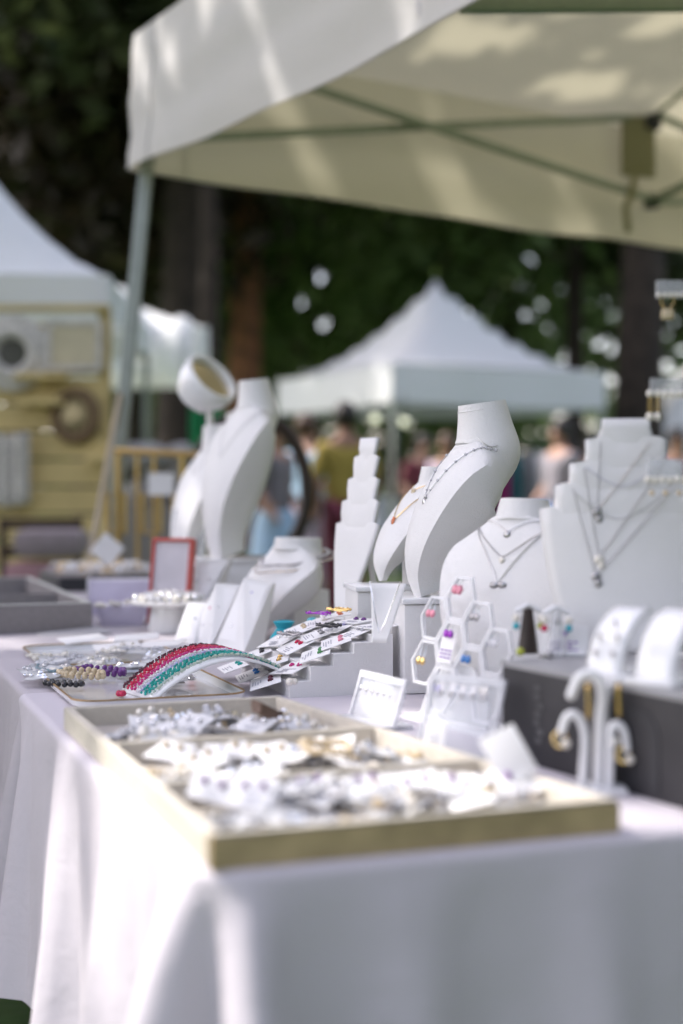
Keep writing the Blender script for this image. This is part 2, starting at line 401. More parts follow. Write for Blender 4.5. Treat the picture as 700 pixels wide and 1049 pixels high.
# trees behind the photographer and to the right, outside the picture
for (x_, y_, lb) in ((6.5, -6.5, 'dark bushy tree behind the photographer to the right'), (9.5, -1.0, 'dark bushy tree far right of the front table'), (10.5, 6.5, 'dark bushy tree right of the stall canopy'), (-4.0, -10.5, 'dark bushy tree behind the photographer to the left')):
    tree(x_, y_, 12, .28, 3.7, 5.4, 5500, .32, M['bark'], M['leafdark'], lb, gaps=True, czr=1.35)
# low dark shrubs added unseen at left, blocking sky light on the far cloth
for (x_, y_, lb) in ((-2.5, 2.7, 'low dark bush added unseen to block sky light left of the far table, nearest the front'), (-2.7, 3.7, 'low dark bush added unseen to block sky light left of the far table, in the middle'), (-3.0, 4.8, 'low dark bush added unseen to block sky light left of the far table, farthest back')):
    t_ = thing('screen_shrub', lb, 'screen_shrub', (x_, y_, 0)); nl_ = 2600
    Ps = rng.normal(size=(nl_, 3)) * np.array([.34, .38, .30]) + np.array([0, 0, .62]); Ps[:, 2] = np.abs(Ps[:, 2])
    leaf_object('foliage', Ps, .07, M['leafdark'], t_)
    b = MB()
    for k in range(5): b.tube([(0, 0, 0), (.1 * math.cos(k * 1.3), .1 * math.sin(k * 1.3), .4), (.25 * math.cos(k * 1.3), .25 * math.sin(k * 1.3), .9)], [.025, .016, .006], 6)
    b.build('stem', M['bark'], t_)
# far wood closing the view
nw = 52000
Pw = np.stack([rng.uniform(-42, 42, nw), rng.uniform(40, 58, nw), rng.uniform(0, 1, nw) ** .9 * 24 + .1], 1)
Pw = Pw[~in_hole(Pw)]; Pw = Pw[(Pw[:, 0] < -2.5) | (rng.uniform(0, 1, len(Pw)) < .66)]
leaf_object('woodland', Pw, .55, M['leafgreen'], kind='stuff')
# ------------------------------------------------------------------ sky and sun
w = bpy.data.worlds.new('World'); sc.world = w; w.use_nodes = True
nt = w.node_tree; bg = nt.nodes['Background']
sk = nt.nodes.new('ShaderNodeTexSky'); sk.sky_type = 'NISHITA'; sk.sun_disc = False
sk.sun_elevation = math.asin(SUN.z); sk.sun_rotation = math.atan2(SUN.x, SUN.y)
sk.air_density = 1.0; sk.dust_density = 2.5; sk.ozone_density = .6
hs = nt.nodes.new('ShaderNodeHueSaturation'); hs.inputs['Saturation'].default_value = .64
nt.links.new(sk.outputs[0], hs.inputs['Color']); tn = nt.nodes.new('ShaderNodeMix'); tn.data_type = 'RGBA'; tn.blend_type = 'MULTIPLY'; tn.inputs[0].default_value = 1; tn.inputs[7].default_value = (1.06, .985, 1.0, 1)
nt.links.new(hs.outputs[0], tn.inputs[6]); nt.links.new(tn.outputs[2], bg.inputs['Color']); bg.inputs['Strength'].default_value = .15
sl = bpy.data.lights.new('sun', 'SUN'); sl.energy = 2.05; sl.angle = R(.53); sl.color = (1, .95, .88)
so = bpy.data.objects.new('sun', sl); COL.objects.link(so); so.rotation_euler = SUN.to_track_quat('Z', 'Y').to_euler(); so.location = (-8, 2, 12)
# ------------------------------------------------------------------ camera
cd = bpy.data.cameras.new('camera'); co = bpy.data.objects.new('camera', cd); COL.objects.link(co); sc.camera = co
cd.sensor_fit = 'VERTICAL'; cd.sensor_height = 36; cd.lens = 50.0; cd.clip_end = 3000; cd.clip_start = .05
co.location = (0, 0, H); co.rotation_euler = (PI / 2 - PITCH, 0, 0)
cd.dof.use_dof = True; cd.dof.focus_distance = 2.28; cd.dof.aperture_fstop = 1.7
sc.view_settings.view_transform = 'Standard'; sc.view_settings.look = 'None'; sc.view_settings.exposure = 1.68; sc.view_settings.gamma = 1
sc.cycles.use_denoising = True; sc.cycles.max_bounces = 10; sc.cycles.transparent_max_bounces = 24; sc.cycles.sample_clamp_indirect = 6
# ================================================================== STALL CANOPY
C0 = Vector((-.725, 5.0, 0)); E1 = Vector((.84, .542, 0)).normalized(); E2 = Vector((.505, -.863, 0)).normalized(); LS = 4.86
ZV, ZE, ZP = 2.19, 2.665, 3.75
can = thing('canopy_tent', 'off white pop up canopy over the jewellery stall with dappled shade on its edge', 'canopy tent')
def cpt(a, b, z):                             # a along far side, b along left side, metres
    p = C0 + E1 * a + E2 * b; return Vector((p.x, p.y, z))
NR = 25
def roofp(i, j):
    a, b = i / (NR - 1), j / (NR - 1); k = max(abs(2 * a - 1), abs(2 * b - 1))
    z = ZE + (ZP - ZE) * (1 - k) - .05 * math.sin(PI * a) * math.sin(PI * b) * (1 if .05 < k < .95 else 0)
    p = cpt(a * LS, b * LS, z); return p + Vector((0, 0, .012 * math.sin(9 * a + 4 * b) * math.sin(7 * b)))
mb = MB(); mb.grid(roofp, NR, NR)
def up_faces(bm_):
    pass
ro = mb.build('roof', M['canopy'], can, sharp=80)
if ro.data.polygons[0].normal.z < 0: ro.data.flip_normals()
def valance(P, Q, outn, seed):
    n, m = 49, 9
    def f(i, j):
        s = i / (n - 1); k = j / (m - 1)
        p = P.lerp(Q, s); z = ZE - (ZE - ZV) * k - .028 * math.sin(PI * s) * k + .004 * math.sin(40 * s + seed) * k
        o = .012 + .014 * math.sin(17 * s + seed) * k + .01 * math.sin(31 * s + 2 * seed) * k * k + .006 * math.sin(5 * k * 3 + 12 * s)
        o *= min(1, 4 * k); rnd = 0
        return Vector((p.x, p.y, 0)) + outn * (o - rnd) + Vector((0, 0, z - .012 * k * 0))
    b = MB(); b.grid(f, n, m); o = b.build('valance', M['canopy'], can, sharp=80)
    c = sum((pl.normal.copy() for pl in o.data.polygons), Vector())
    if c.dot(outn) < 0: o.data.flip_normals()
    for ss in (.055, .945):
        sb_ = MB(); sb_.tube([f(int(ss * (n - 1)), j_) + outn * .002 for j_ in range(m)], .0035, 5); sb_.build('seam', M['canopy'], o)
    # hem stitched along the lower edge
    hb = MB(); hb.tube([f(i, m - 1) + Vector((0, 0, .004)) for i in range(n)], .004, 5); hb.build('hem', M['canopy'], o)
    return o
c00, c10, c01, c11 = cpt(0, 0, 0), cpt(LS, 0, 0), cpt(0, LS, 0), cpt(LS, LS, 0)
nl = Vector((-E2.y, E2.x, 0)); nl = nl if nl.dot(E1) < 0 else -nl
nf = Vector((-E1.y, E1.x, 0)); nf = nf if nf.dot(E2) < 0 else -nf
valance(c00, c01, nl, .3); valance(c00, c10, nf, 1.7); valance(c10, c11, -nl, 2.5); valance(c01, c11, -nf, 4.1)
def bar(p, q, s1=.03, s2=None, name='truss_bar', m=None, parent=None):
    d = q - p; l = d.length; b = MB(); b.box((0, 0, l / 2), (s1, s2 or s1, l), None, .004)
    o = b.build(name, m or M['steel_green'], parent if parent is not None else can)
    o.location = p; o.rotation_euler = d.to_track_quat('Z', 'Y').to_euler(); return o
top = at(150, 178, 5.0); bot = at(113, 560, 5.0); d = (bot - top) / (top.z - bot.z); foot = top + d * (top.z - .02); topc = top - d * .40
bar(foot, topc, .046, .046, 'leg', M['steel_pale'])
bar(foot + Vector((0, 0, -.015)), foot + Vector((0, 0, .005)), .10, .10, 'foot_plate', M['steel_pale'])
for a, b in ((LS - .05, .05), (.05, LS - .05), (LS - .05, LS - .05)):
    bar(cpt(a, b, 0.01), cpt(a, b, ZE - .03), .046, .046, 'leg', M['steel_pale'])
inn = lambda a, b, z: cpt(a, b, z)
ZT, ZB = 2.71, 2.335                          # upper and lower centre joints of the far truss
hf = LS / 2
for (fa, fb) in (((0, 1), None),):
    pass
def truss(P, Q, zh=ZE - .03, zl=2.30, zct=ZT, zcb=ZB, dz=0.0):
    mid = (P + Q) / 2
    for (E_, s) in ((P, 1), (Q, -1)):
        n_ = (Q - P).normalized().cross(Vector((0, 0, 1))) * .022 * s
        bar(Vector((E_.x, E_.y, zh)) + n_, Vector((mid.x, mid.y, zcb)) + n_, .020, .030)
        bar(Vector((E_.x, E_.y, zl)) - n_, Vector((mid.x, mid.y, zct)) - n_, .020, .030)
    b = MB(); b.box((mid.x, mid.y, zct - .02), (.07, .07, .09), None, .008); b.build('joint', M['black'], can); b = MB(); b.box((mid.x, mid.y, zcb), (.06, .06, .06), None, .008)
    b.build('joint', M['black'], can)
    return mid
i_ = .08
mf = truss(cpt(i_, i_, 0), cpt(LS - i_, i_, 0)); ml_ = truss(cpt(i_, i_, 0), cpt(i_, LS - i_, 0))
mr_ = truss(cpt(LS - i_, i_, 0), cpt(LS - i_, LS - i_, 0)); mn_ = truss(cpt(i_, LS - i_, 0), cpt(LS - i_, LS - i_, 0))
cc = cpt(hf, hf, 0)
for m_ in (mf, ml_, mr_, mn_):
    bar(Vector((m_.x, m_.y, ZT)), Vector((cc.x, cc.y, 3.45)), .022, .032, 'roof_bar')
    bar(Vector((m_.x, m_.y, ZB)), Vector((cc.x, cc.y, 2.72)), .022, .032, 'roof_bar')
bar(Vector((cc.x, cc.y, 2.6)), Vector((cc.x, cc.y, ZP - .02)), .045, .045, 'centre_mast')
pb = at(474, 5, 3.30); pe = at(760, 4, 3.75)
bar(pb, pe, .035, .035, 'cross_bar', M['steel_green'])
M['flap'] = fabric('olive_flap', (.42, .40, .26), (.45, .40, .22), .35)
b = MB(); jp = at(654, 146, 6.22); b.box((0, 0, 0), (.165, .02, .30), None, .01)
o = b.build('corner_flap', M['flap'], can); o.location = jp; o.rotation_euler = (0, 0, R(20))
b = MB(); s0 = at(650, 182, 6.15); s1 = at(641, 212, 6.1); s2 = at(644, 238, 6.1)
b.tube([s0, (s0 + s1) / 2 + Vector((.01, 0, 0)), s1, s2], .016, 6); b.build('strap', M['flap'], can)
b = MB(); q0 = at(432, -6, 3.45); q1 = at(431, 8, 3.43); q2 = at(434, 22, 3.42); b.tube([q0, q1, q2], [.012, .017, .010], 7); b.build('tie_cord', M['canopy'], can)
# guy rope from the leg
gr = MB(); g0 = at(123, 404, 4.97); g1 = at(92, 574, 4.75); gd = (g1 - g0); g2 = g0 + gd * ((g0.z - .01) / (g0.z - g1.z))
gr.tube([g0, g1, g2], .011, 6); tag(gr.build('guy_rope', mat('pale_rope', (.5, .42, .32), .8)), 'pale guy rope slanting down beside the leaning canopy leg', 'rope')
# ================================================================== NEIGHBOUR TENTS
def pop_tent(label, near, yaw, size, zv, ze, zp, m, n=17, power=1.7, legm=None):
    t = thing('market_tent', label, 'tent', near, yaw)
    def rp(i, j):
        a, b_ = i / (n - 1), j / (n - 1); k = max(abs(2 * a - 1), abs(2 * b_ - 1))
        return (a * size, b_ * size, ze + (zp - ze) * (1 - k) ** power)
    b = MB(); b.grid(rp, n, n); b.build('roof', m, t, sharp=60)
    for (P, Q) in (((0, 0), (1, 0)), ((1, 0), (1, 1)), ((1, 1), (0, 1)), ((0, 1), (0, 0))):
        b = MB(); P = Vector(P) * size; Q = Vector(Q) * size; nn = (Q - P).normalized(); nn = Vector((nn.y, -nn.x))
        def f(i, j):
            s = i / 24; p = P.lerp(Q, s) + nn * (.004 + .012 * math.sin(14 * s + P.x) * j / 3)
            return (p.x, p.y, ze - (ze - zv) * j / 3 - .02 * math.sin(PI * s))
        b.grid(f, 25, 4); b.build('valance', m, t, sharp=80)
    for (x, y) in ((.04, .04), (size - .04, .04), (.04, size - .04), (size - .04, size - .04)):
        b = MB(); b.box((x, y, (ze - .02) / 2), (.05, .05, ze - .02)); b.build('leg', legm or M['steel_pale'], t)
    return t
pop_tent('white peaked market tent in the centre behind the busts', at(402, 470, 16).to_2d().to_3d(), R(28), 3.0, 2.05, 2.49, 3.72, M['tentwhite'])
lt = at(108, 470, 8.0)
pop_tent('white market tent at the left edge above the yellow wall', (lt.x - 3.0, lt.y, 0), R(3), 3.0, 2.09, 2.30, 3.9, M['tentwhite'], power=1.35)
l2 = at(204, 470, 13.5)
pop_tent('small white tent behind the leaning canopy leg', (l2.x - 2.2, l2.y - .2, 0), R(8), 2.3, 2.2, 2.62, 3.15, M['tentwhite'], power=1.2)
fr = at(668, 470, 33)
pop_tent('distant white tent at the right edge behind the pearl earring rack', (fr.x, fr.y, 0), R(5), 3.2, 1.98, 2.3, 4.3, M['tentwhite'], power=1.1)
# rolled white side curtain of the small tent
b = MB()
def rc(i, j):
    s = i / 20; q = 2 * PI * j / 10; c = at(118 + s * 80, 322 + 40 * s + 10 * math.sin(PI * s) , 12.6)
    r = .17 + .05 * math.sin(9 * s) ; return c + Vector((0, r * math.cos(q), r * math.sin(q) * 1.5))
b.grid(rc, 21, 11); tag(b.build('rolled_curtain', M['tentwhite']), 'rolled up white side curtain hanging under the small tent', 'tent curtain')
# ================================================================== YELLOW WALL STALL
M['yellowwood'] = mat('pale_yellow_wood', (.66, .51, .22), .7, var=.10, scale=3, bump=.1)
yw = thing('slat_wall', 'pale yellow slatted wood wall hung with frames and mirrors', 'display wall', (at(113, 470, 7.9).x - 1.6, 7.9, 0))
b = MB()
for k in range(13): b.box((.8, 0, .1 + k * .152), (1.56, .02, .138))
b.build('slat_panel', M['yellowwood'], yw)
for x in (.03, .8, 1.57):
    b = MB(); b.box((x, .03, 1.03), (.06, .036, 2.06)); b.build('post', M['yellowwood'], yw)
b = MB(); b.box((.8, -.012, 2.075), (1.6, .09, .03)); b.build('top_rail', M['yellowwood'], yw)
def wallthing(name, label, cat, px, py): return thing(name, label, cat, at(px, py, 7.86))
M['lace'] = mat('white_lace', (.70, .66, .60), .9, var=.2, scale=40)
M['hole'] = mat('dark_mirror', (.05, .05, .04), .1, var=0)
M['wicker'] = mat('brown_wicker', (.22, .14, .07), .8, var=.25, scale=40)
o = wallthing('round_mirror', 'round dark mirror in a wide white lace frame on the yellow wall', 'mirror', 13, 362)
b = MB()
for k in range(20):
    a = 2 * PI * k / 20; b.ball((.17 * math.cos(a), 0, .17 * math.sin(a)), .05, 7, 5, (1, .4, 1))
b.tube([(.12 * math.cos(2 * PI * k / 24), 0, .12 * math.sin(2 * PI * k / 24)) for k in range(24)], .04, 8, True); b.build('frame', M['lace'], o)
b = MB(); b.lathe([(.0, -.01), (.09, -.01), (.09, .01), (0, .01)], 20, rot(R(90))); b.build('glass', M['hole'], o)
o = wallthing('picture_frame', 'pale rectangular frame with a blank panel on the yellow wall', 'picture frame', 76, 354)
b = MB(); b.box((0, .0, 0), (.26, .012, .22)); b.build('panel', mat('pale_panel', (.60, .53, .36), .7), o)
b = MB()
for (c, d) in (((0, 0, .125), (.31, .03, .03)), ((0, 0, -.125), (.31, .03, .03)), ((-.14, 0, 0), (.03, .03, .22)), ((.14, 0, 0), (.03, .03, .22))): b.box(c, d)
b.build('frame', M['lace'], o)
o = wallthing('round_mirror', 'round brown wicker mirror on the yellow wall beside the canopy leg', 'mirror', 77, 426)
b = MB(); b.tube([(.105 * math.cos(2 * PI * k / 28), 0, .125 * math.sin(2 * PI * k / 28)) for k in range(28)], .035, 8, True); b.build('frame', M['wicker'], o)
b = MB(); b.lathe([(0, -.006), (.09, -.006), (.09, .006), (0, .006)], 22, rot(R(90))); b.build('glass', M['mirror'], o)
b = MB()
def lc(i, j):
    s, k = i / 14, j / 12; return at(-14 + 44 * s, 446 + 74 * k - 8 * abs(s - .5), 7.80) + Vector((0, -.02 * math.sin(18 * s), 0))
b.grid(lc, 15, 13); tag(b.build('lace_hanging', M['lace'], solid=.004), 'white lace cloth hanging low on the yellow wall', 'lace cloth')
for (px, py, w_, h_, c, lb) in ((62, 372 / 1, .10, .05, (.5, .4, .25), None),): pass
for i, (px0, px1, py) in enumerate(((18, 70, 386), (20, 66, 412), (90, 112, 470))):
    l = thing('wall_shelf', ('upper pale ledge between the mirrors on the yellow wall', 'lower pale ledge beside the brown wicker mirror', 'short ledge low at the right end of the yellow wall')[i], 'shelf', at((px0 + px1) / 2, py, 7.84))
    b = MB(); b.box((0, -.03, 0), ((px1 - px0) * 7.84 / F, .10, .03)); b.build('board', M['yellowwood'], l)
    b = MB(); b.box((0, .0, -.03), (.04, .02, .05)); b.build('bracket', M['yellowwood'], l)
# chair with cushions, dark, in front of the yellow wall
ch = thing('wooden_chair', 'dark chair with a pinkish cushion in front of the yellow wall', 'chair', (at(48, 500, 7.0).x, 7.0, 0), R(20))
M['darkwood'] = mat('dark_wood', (.06, .035, .022), .6, var=.2); M['dustypink'] = mat('dusty_pink', (.42, .24, .26), .9, var=.1, scale=20)
b = MB(); b.box((0, 0, .45), (.42, .42, .04), None, .01); b.build('seat', M['darkwood'], ch)
for x in (-.18, .18):
    for y in (-.18, .18): b = MB(); b.box((x, y, .215), (.04, .04, .43)); b.build('leg', M['darkwood'], ch)
b = MB()
for x in (-.19, .19): b.box((x, .2, .70), (.035, .03, .46))
for z in (.62, .76, .90): b.box((0, .2, z), (.36, .02, .05))
b.build('backrest', M['darkwood'], ch)
b = MB(); b.box((0, -.01, .53), (.38, .38, .11), None, .04); b.build('cushion', M['dustypink'], ch)
for i, (x, y, z, m_, lb) in enumerate(((-.02, .0, .70, M['dustypink'], 'rolled pinkish blanket on the dark chair'), (.03, -.02, .86, M['lace'], 'folded greyish cloth topmost on the dark chair'))):
    b = MB(); b.box((0, 0, 0), (.34, .28, .14), None, .055); o = tag(b.build('folded_cloth' if i else 'blanket', m_ if not i else mat('grey_pink_cloth', (.30, .25, .26), .9)), lb, 'cloth')
    o.location = (ch.location.x + x, 7.0 + y, z - .05)
# brass bar rack
rk = thing('brass_rack', 'brass coloured display rack of thin rods behind the jewellery trays', 'display rack', (at(157, 500, 4.9).x, 4.9, 0), R(6))
k_ = 4.9 / F
def rp_(px, py): return ((px - 157) * k_, 0, at(157, py, 4.9).z)
b = MB()
for (p, q) in (((118, 462), (203, 466)),): b.tube([rp_(*p), rp_(*q)], .012, 6)
for px in (121, 187): b.tube([rp_(px, 464), (rp_(px, 464)[0], 0, .02)], .011, 6)
b.build('frame', M['brass'], rk)
for px in (141, 158): b = MB(); b.tube([rp_(px, 464), (rp_(px, 464)[0], 0, .02)], .007, 6); b.build('rod', M['brass'], rk)
for x0 in (111, 147, 178):
    b = MB(); b.tube([rp_(x0, 506), rp_(x0 + 17, 506), rp_(x0 + 17, 546), rp_(x0, 546)], .008, 6, True); b.build('loop', M['brass'], rk)
b = MB()
for s_ in (-1, 1): b.box((s_ * .1, 0, .012), (.04, .3, .024))
b.build('foot', M['brass'], rk)
b = MB(); b.box((0, 0, 0), (.085, .006, .075)); o = tag(b.build('blank_card', M['whitecard']), 'small white card hung on the brass rack', 'card'); o.location = at(165, 496, 4.86)
b = MB(); b.box((0, 0, 0), (.075, .006, .075)); o = tag(b.build('blank_card', M['whitecard']), 'white square card turned on its corner in front of the brass rack', 'card'); o.location = at(110, 563, 4.3); o.rotation_euler = (R(-12), R(40), R(15))
# dark curved frame behind the busts
cf = thing('hoop_stand', 'dark curved hoop standing behind the tall white busts', 'hoop stand', (at(256, 500, 5.6).x, 5.6, 0), R(0))
b = MB(); zc = at(256, 502, 5.6).z
pts = [(.225 * math.cos(a), 0, zc + .30 * math.sin(a)) for a in [2 * PI * k / 36 for k in range(36)]]
b.tube(pts, .026, 8, True); b.build('hoop', M['darkbrown'], cf)
b = MB(); b.tube([(0, 0, zc - .31), (0, 0, .02)], .02, 8); b.build('post', M['darkbrown'], cf)
b = MB(); b.lathe([(.0, 0), (.19, 0), (.19, .02), (.03, .035), (0, .035)], 20); b.build('base', M['darkbrown'], cf)
# green cloth and covered table under the small tent
b = MB(); M['greencloth'] = mat('green_cloth', (.03, .40, .16), .8, var=.15, scale=4)
b.grid(lambda i, j: at(194 + 32 * i / 14, 398 + 60 * j / 8, 9.5) + Vector((0, .05 * math.sin(i * 1.3), 0)), 15, 9)
gc = tag(b.build('green_banner', M['greencloth'], solid=.004), 'bright green cloth hanging behind the tilted round mirror', 'banner')
def cloth_table(label, x, y, w_, d_, h_, m, rz=0):
    t = thing('covered_table', label, 'table', (x, y, 0), rz)
    b = MB(); n = 60
    per = []
    for k in range(n):
        a = 4 * k / n; s_ = a % 1; q = int(a)
        per.append([(-1 + 2 * s_, -1), (1, -1 + 2 * s_), (1 - 2 * s_, 1), (-1, 1 - 2 * s_)][q])
    b.grid(lambda i, j: (per[i][0] * (w_ / 2 + .03 * (j / 5) * (1 + math.sin(i * 1.9))), per[i][1] * (d_ / 2 + .03 * (j / 5) * (1 + math.sin(i * 1.9))), h_ - j / 5 * (h_ - .04)), n, 6, True)
    b.box((0, 0, h_ + .004), (w_ - .01, d_ - .01, .02)); b.build('cloth', m, t); return t
M['bluewhite'] = mat('cool_white_cloth', (.55, .58, .66), .8, var=.06, scale=4)
tx = at(408, 470, 19.6); cloth_table('cool white covered table under the centre tent', tx.x, 19.6, .85, .7, .95, M['bluewhite'], R(20))
tx = at(165, 470, 9.8); cloth_table('pale grey covered table behind the brass rack', tx.x, 9.8, .8, .6, .95, mat('pale_grey_cloth', (.34, .31, .31), .9), R(10))
b = MB()
for k in range(9): b.ball((random.uniform(-.24, .24), random.uniform(-.15, .15), .05 + .12 * (k % 3)), .14, 10, 7, (1.1, .9, .75))
o = tag(b.build('linen_heap', mat('off_white_linen', (.45, .42, .42), .9, var=.12, scale=6)), 'heap of off white linen on the pale grey table', 'linen'); o.location = (tx.x, 9.8, 1.0)
# ------------------------------------------------------------------ clothes rail under the centre tent
gl = thing('clothes_rail', 'clothes rail with coloured garments under the centre tent', 'clothes rail', (at(545, 470, 16.5).x, 16.5, 0), R(12))
b = MB()
for x in (-.75, .75): b.tube([(x, 0, .02), (x, 0, 1.55)], .02, 6); b.tube([(x, -.25, .02), (x, .25, .02)], .02, 6)
b.tube([(-.75, 0, 1.55), (.75, 0, 1.55)], .018, 6); b.build('frame', M['black'], gl)
cols = [('crimson', (.30, .02, .06)), ('dark plum', (.10, .02, .09)), ('magenta', (.45, .03, .22)), ('teal', (.04, .18, .20)), ('grey', (.25, .25, .27)), ('white', (.7, .7, .72)), ('navy', (.02, .03, .10)), ('rust red', (.30, .07, .04)), ('sky blue', (.25, .45, .62)), ('black', (.02, .02, .02))]
for i, (cn, cc_) in enumerate(cols):
    x = -.66 + i * .145; b = MB()
    def gf(ii, jj):
        s = ii / 12; k = jj / 8; q = 2 * PI * s; w_ = .045 + .02 * k; return (w_ * math.cos(q), (.20 + .05 * k) * math.sin(q) * (1 - .55 * max(0, .15 - k) / .15), 1.50 - k * 1.0)
    b.grid(gf, 13, 9); o = tag(b.build('garment', mat(cn.replace(' ', '_') + '_garment', cc_, .85, var=.15, scale=5)), cn + ' garment hanging on the clothes rail', 'garment', 'garments on the clothes rail')
    o.location = gl.matrix_basis @ Vector((x, 0, 0)); o.location = (Matrix.Translation(gl.location) @ Matrix.Rotation(R(12), 4, 'Z')) @ Vector((x, 0, 0)); o.rotation_euler = (0, 0, R(12))
# two added glowing balls under the centre tent's edge, imitating glints of sky
M['glint'] = mat('glint_glow', (.9, .9, .75), .2, var=0); bb = M['glint'].node_tree.nodes['Principled BSDF']; bb.inputs['Emission Color'].default_value = (.85, .9, .6, 1); bb.inputs['Emission Strength'].default_value = .35
for (px, py, lb) in ((385, 429, 'left one of two added glowing balls imitating sky glints under the centre tent edge'), (414, 432, 'right one of two added glowing balls imitating sky glints under the centre tent edge')):
    t = thing('glint_ball', lb, 'glint', at(px, py, 15.3)); b = MB(); b.ball((0, 0, 0), .042, 12, 8); b.build('globe', M['glint'], t)
    b = MB(); b.lathe([(0, .035), (.02, .035), (.02, .075), (0, .075)], 10); b.tube([(0, 0, .07), (0, 0, .32)], .004, 5); b.build('holder', M['black'], t)  # invented holder and cord carrying the glowing ball
# ================================================================== PEOPLE
def skin_obj(name, verts, edges, rad, m, parent, sub=2, root=0):
    me = bpy.data.meshes.new(name); me.from_pydata([Vector(v) for v in verts], edges, []); me.materials.append(m)
    o = bpy.data.objects.new(name, me); COL.objects.link(o); o.parent = parent
    md = o.modifiers.new('skin', 'SKIN'); md.use_smooth_shade = True
    if not me.skin_vertices: bpy.context.view_layer.update()
    sv = me.skin_vertices[0].data
    for i, r in enumerate(rad):
        rr = r if isinstance(r, tuple) else (r, r); sv[i].radius = rr; sv[i].use_root = (i == root)
    s = o.modifiers.new('sub', 'SUBSURF'); s.levels = sub; s.render_levels = sub
    return o
M['skin'] = mat('skin', (.42, .24, .17), .55, var=.03, sss=.05); M['skin2'] = mat('tanned_skin', (.30, .16, .10), .55, var=.03, sss=.05)
M['hairdark'] = mat('dark_hair', (.02, .014, .01), .5, var=.2, scale=40); M['hairbrown'] = mat('brown_hair', (.08, .04, .02), .5, var=.2, scale=40)
def person(label, x, y, rz, h, shirt, legs, skin, hair, longhair=False, arm=0, skirt=False, bag=None):
    t = thing('person', label, 'person', (x, y, 0), rz); k = h / 1.72
    P = [(0, 0, .95), (0, -.01, 1.12), (0, 0, 1.30), (0, .01, 1.42), (0, .005, 1.50), (0, -.005, 1.56), (0, -.01, 1.64), (0, -.005, 1.70),
         (.10, 0, .90), (.10, -.01, .50), (.10, .02, .09), (.11, -.10, .03), (-.10, 0, .90), (-.10, -.03, .50), (-.10, .03, .09), (-.11, -.08, .03),
         (.17, .01, 1.40), (.23, .03, 1.14), (.24, -.06 - arm * .12, .92 + arm * .16), (.23, -.10 - arm * .18, .82 + arm * .22),
         (-.17, .01, 1.40), (-.23, .03, 1.14), (-.22, -.08 - arm * .1, .92 + arm * .1), (-.21, -.12 - arm * .14, .83 + arm * .14), (0, -.10, 1.605)]
    E = [(0, 1), (1, 2), (2, 3), (3, 4), (4, 5), (5, 6), (6, 7), (0, 8), (8, 9), (9, 10), (10, 11), (0, 12), (12, 13), (13, 14), (14, 15), (3, 16), (16, 17), (17, 18), (18, 19), (3, 20), (20, 21), (21, 22), (22, 23), (6, 24)]
    rd = [(.15, .11), (.13, .095), (.15, .105), (.11, .08), .055, .075, (.082, .10), .055, .085, .058, .042, .035, .085, .058, .042, .035, .055, .043, .032, .03, .055, .043, .032, .03, .016]
    P = [tuple(c * k for c in p) for p in P]; rd = [tuple(c * k for c in r) if isinstance(r, tuple) else r * k for r in rd]
    skin_obj('body', P, E, rd, skin, t)
    iv = [0, 1, 2, 3, 16, 17, 20, 21]; mp = {a: i for i, a in enumerate(iv)}
    SP = [P[i] for i in iv]; SP[0] = (0, 0, .90 * k); SE = [(0, 1), (1, 2), (2, 3), (3, 4), (4, 5), (3, 6), (6, 7)]
    skin_obj('shirt', SP, SE, [(.175 * k, .135 * k), (.16 * k, .12 * k), (.18 * k, .13 * k), (.13 * k, .10 * k), .075 * k, .064 * k, .075 * k, .064 * k], shirt, t)
    if skirt:
        b = MB(); b.lathe([(.15 * k, .98 * k), (.20 * k, .80 * k), (.24 * k, .45 * k), (.235 * k, .45 * k), (.14 * k, .97 * k)], 20); b.build('skirt', legs, t)
    else:
        iv = [8, 9, 10, 12, 13, 14]; LP = [(0, 0, .95 * k)] + [P[i] for i in iv]
        skin_obj('trousers', LP, [(0, 1), (1, 2), (2, 3), (0, 4), (4, 5), (5, 6)], [(.165 * k, .125 * k), .098 * k, .074 * k, .058 * k, .098 * k, .074 * k, .058 * k], legs, t)
    b = MB(); b.ball((0, .015 * k, 1.655 * k), .112 * k, 16, 10, (.86, .98, 1.0))
    if longhair: b.ball((0, .06 * k, 1.50 * k), .11 * k, 14, 10, (.95, .55, 1.6))
    else: pass
    hb = b.build('hair', hair, t)
    # keep the face free of hair
    return t
def fm(n, c): return mat(n, c, .85, var=.08, scale=6)
M['yshirt'] = fm('mustard_shirt', (.42, .32, .07)); M['denim'] = fm('denim', (.10, .15, .26)); M['lightblue'] = fm('light_blue_cotton', (.38, .55, .72))
M['wtop'] = fm('white_cotton', (.27, .25, .28)); M['maroon'] = fm('maroon_cotton', (.16, .03, .05)); M['greycot'] = fm('grey_cotton', (.22, .20, .22)); M['lilac'] = fm('lilac_cotton', (.42, .36, .46))
def px_x(px, Y): return at(px, 470, Y).x
person('person in a mustard yellow shirt seen from behind in the centre', px_x(354, 11.2), 11.2, R(185), 1.72, M['yshirt'], M['maroon'], M['skin2'], M['hairdark'])
person('person in light blue top and pale trousers left of the yellow shirt', px_x(315, 11.8), 11.8, R(140), 1.66, M['lightblue'], M['lilac'], M['skin'], M['hairbrown'], arm=.6)
person('person in grey top and sky blue skirt behind the tall bust', px_x(283, 11.0), 11.0, R(60), 1.60, M['greycot'], M['lightblue'], M['skin'], M['hairdark'], True, .3, True)
person('dark haired person in a white top at the right under the tent', px_x(574, 12.5), 12.5, R(-60), 1.66, M['wtop'], M['denim'], M['skin'], M['hairdark'], True, .5)
person('person in a maroon top at the covered table in the middle', px_x(434, 15.9), 15.9, R(20), 1.66, M['maroon'], M['greycot'], M['skin'], M['hairdark'], True, .8)
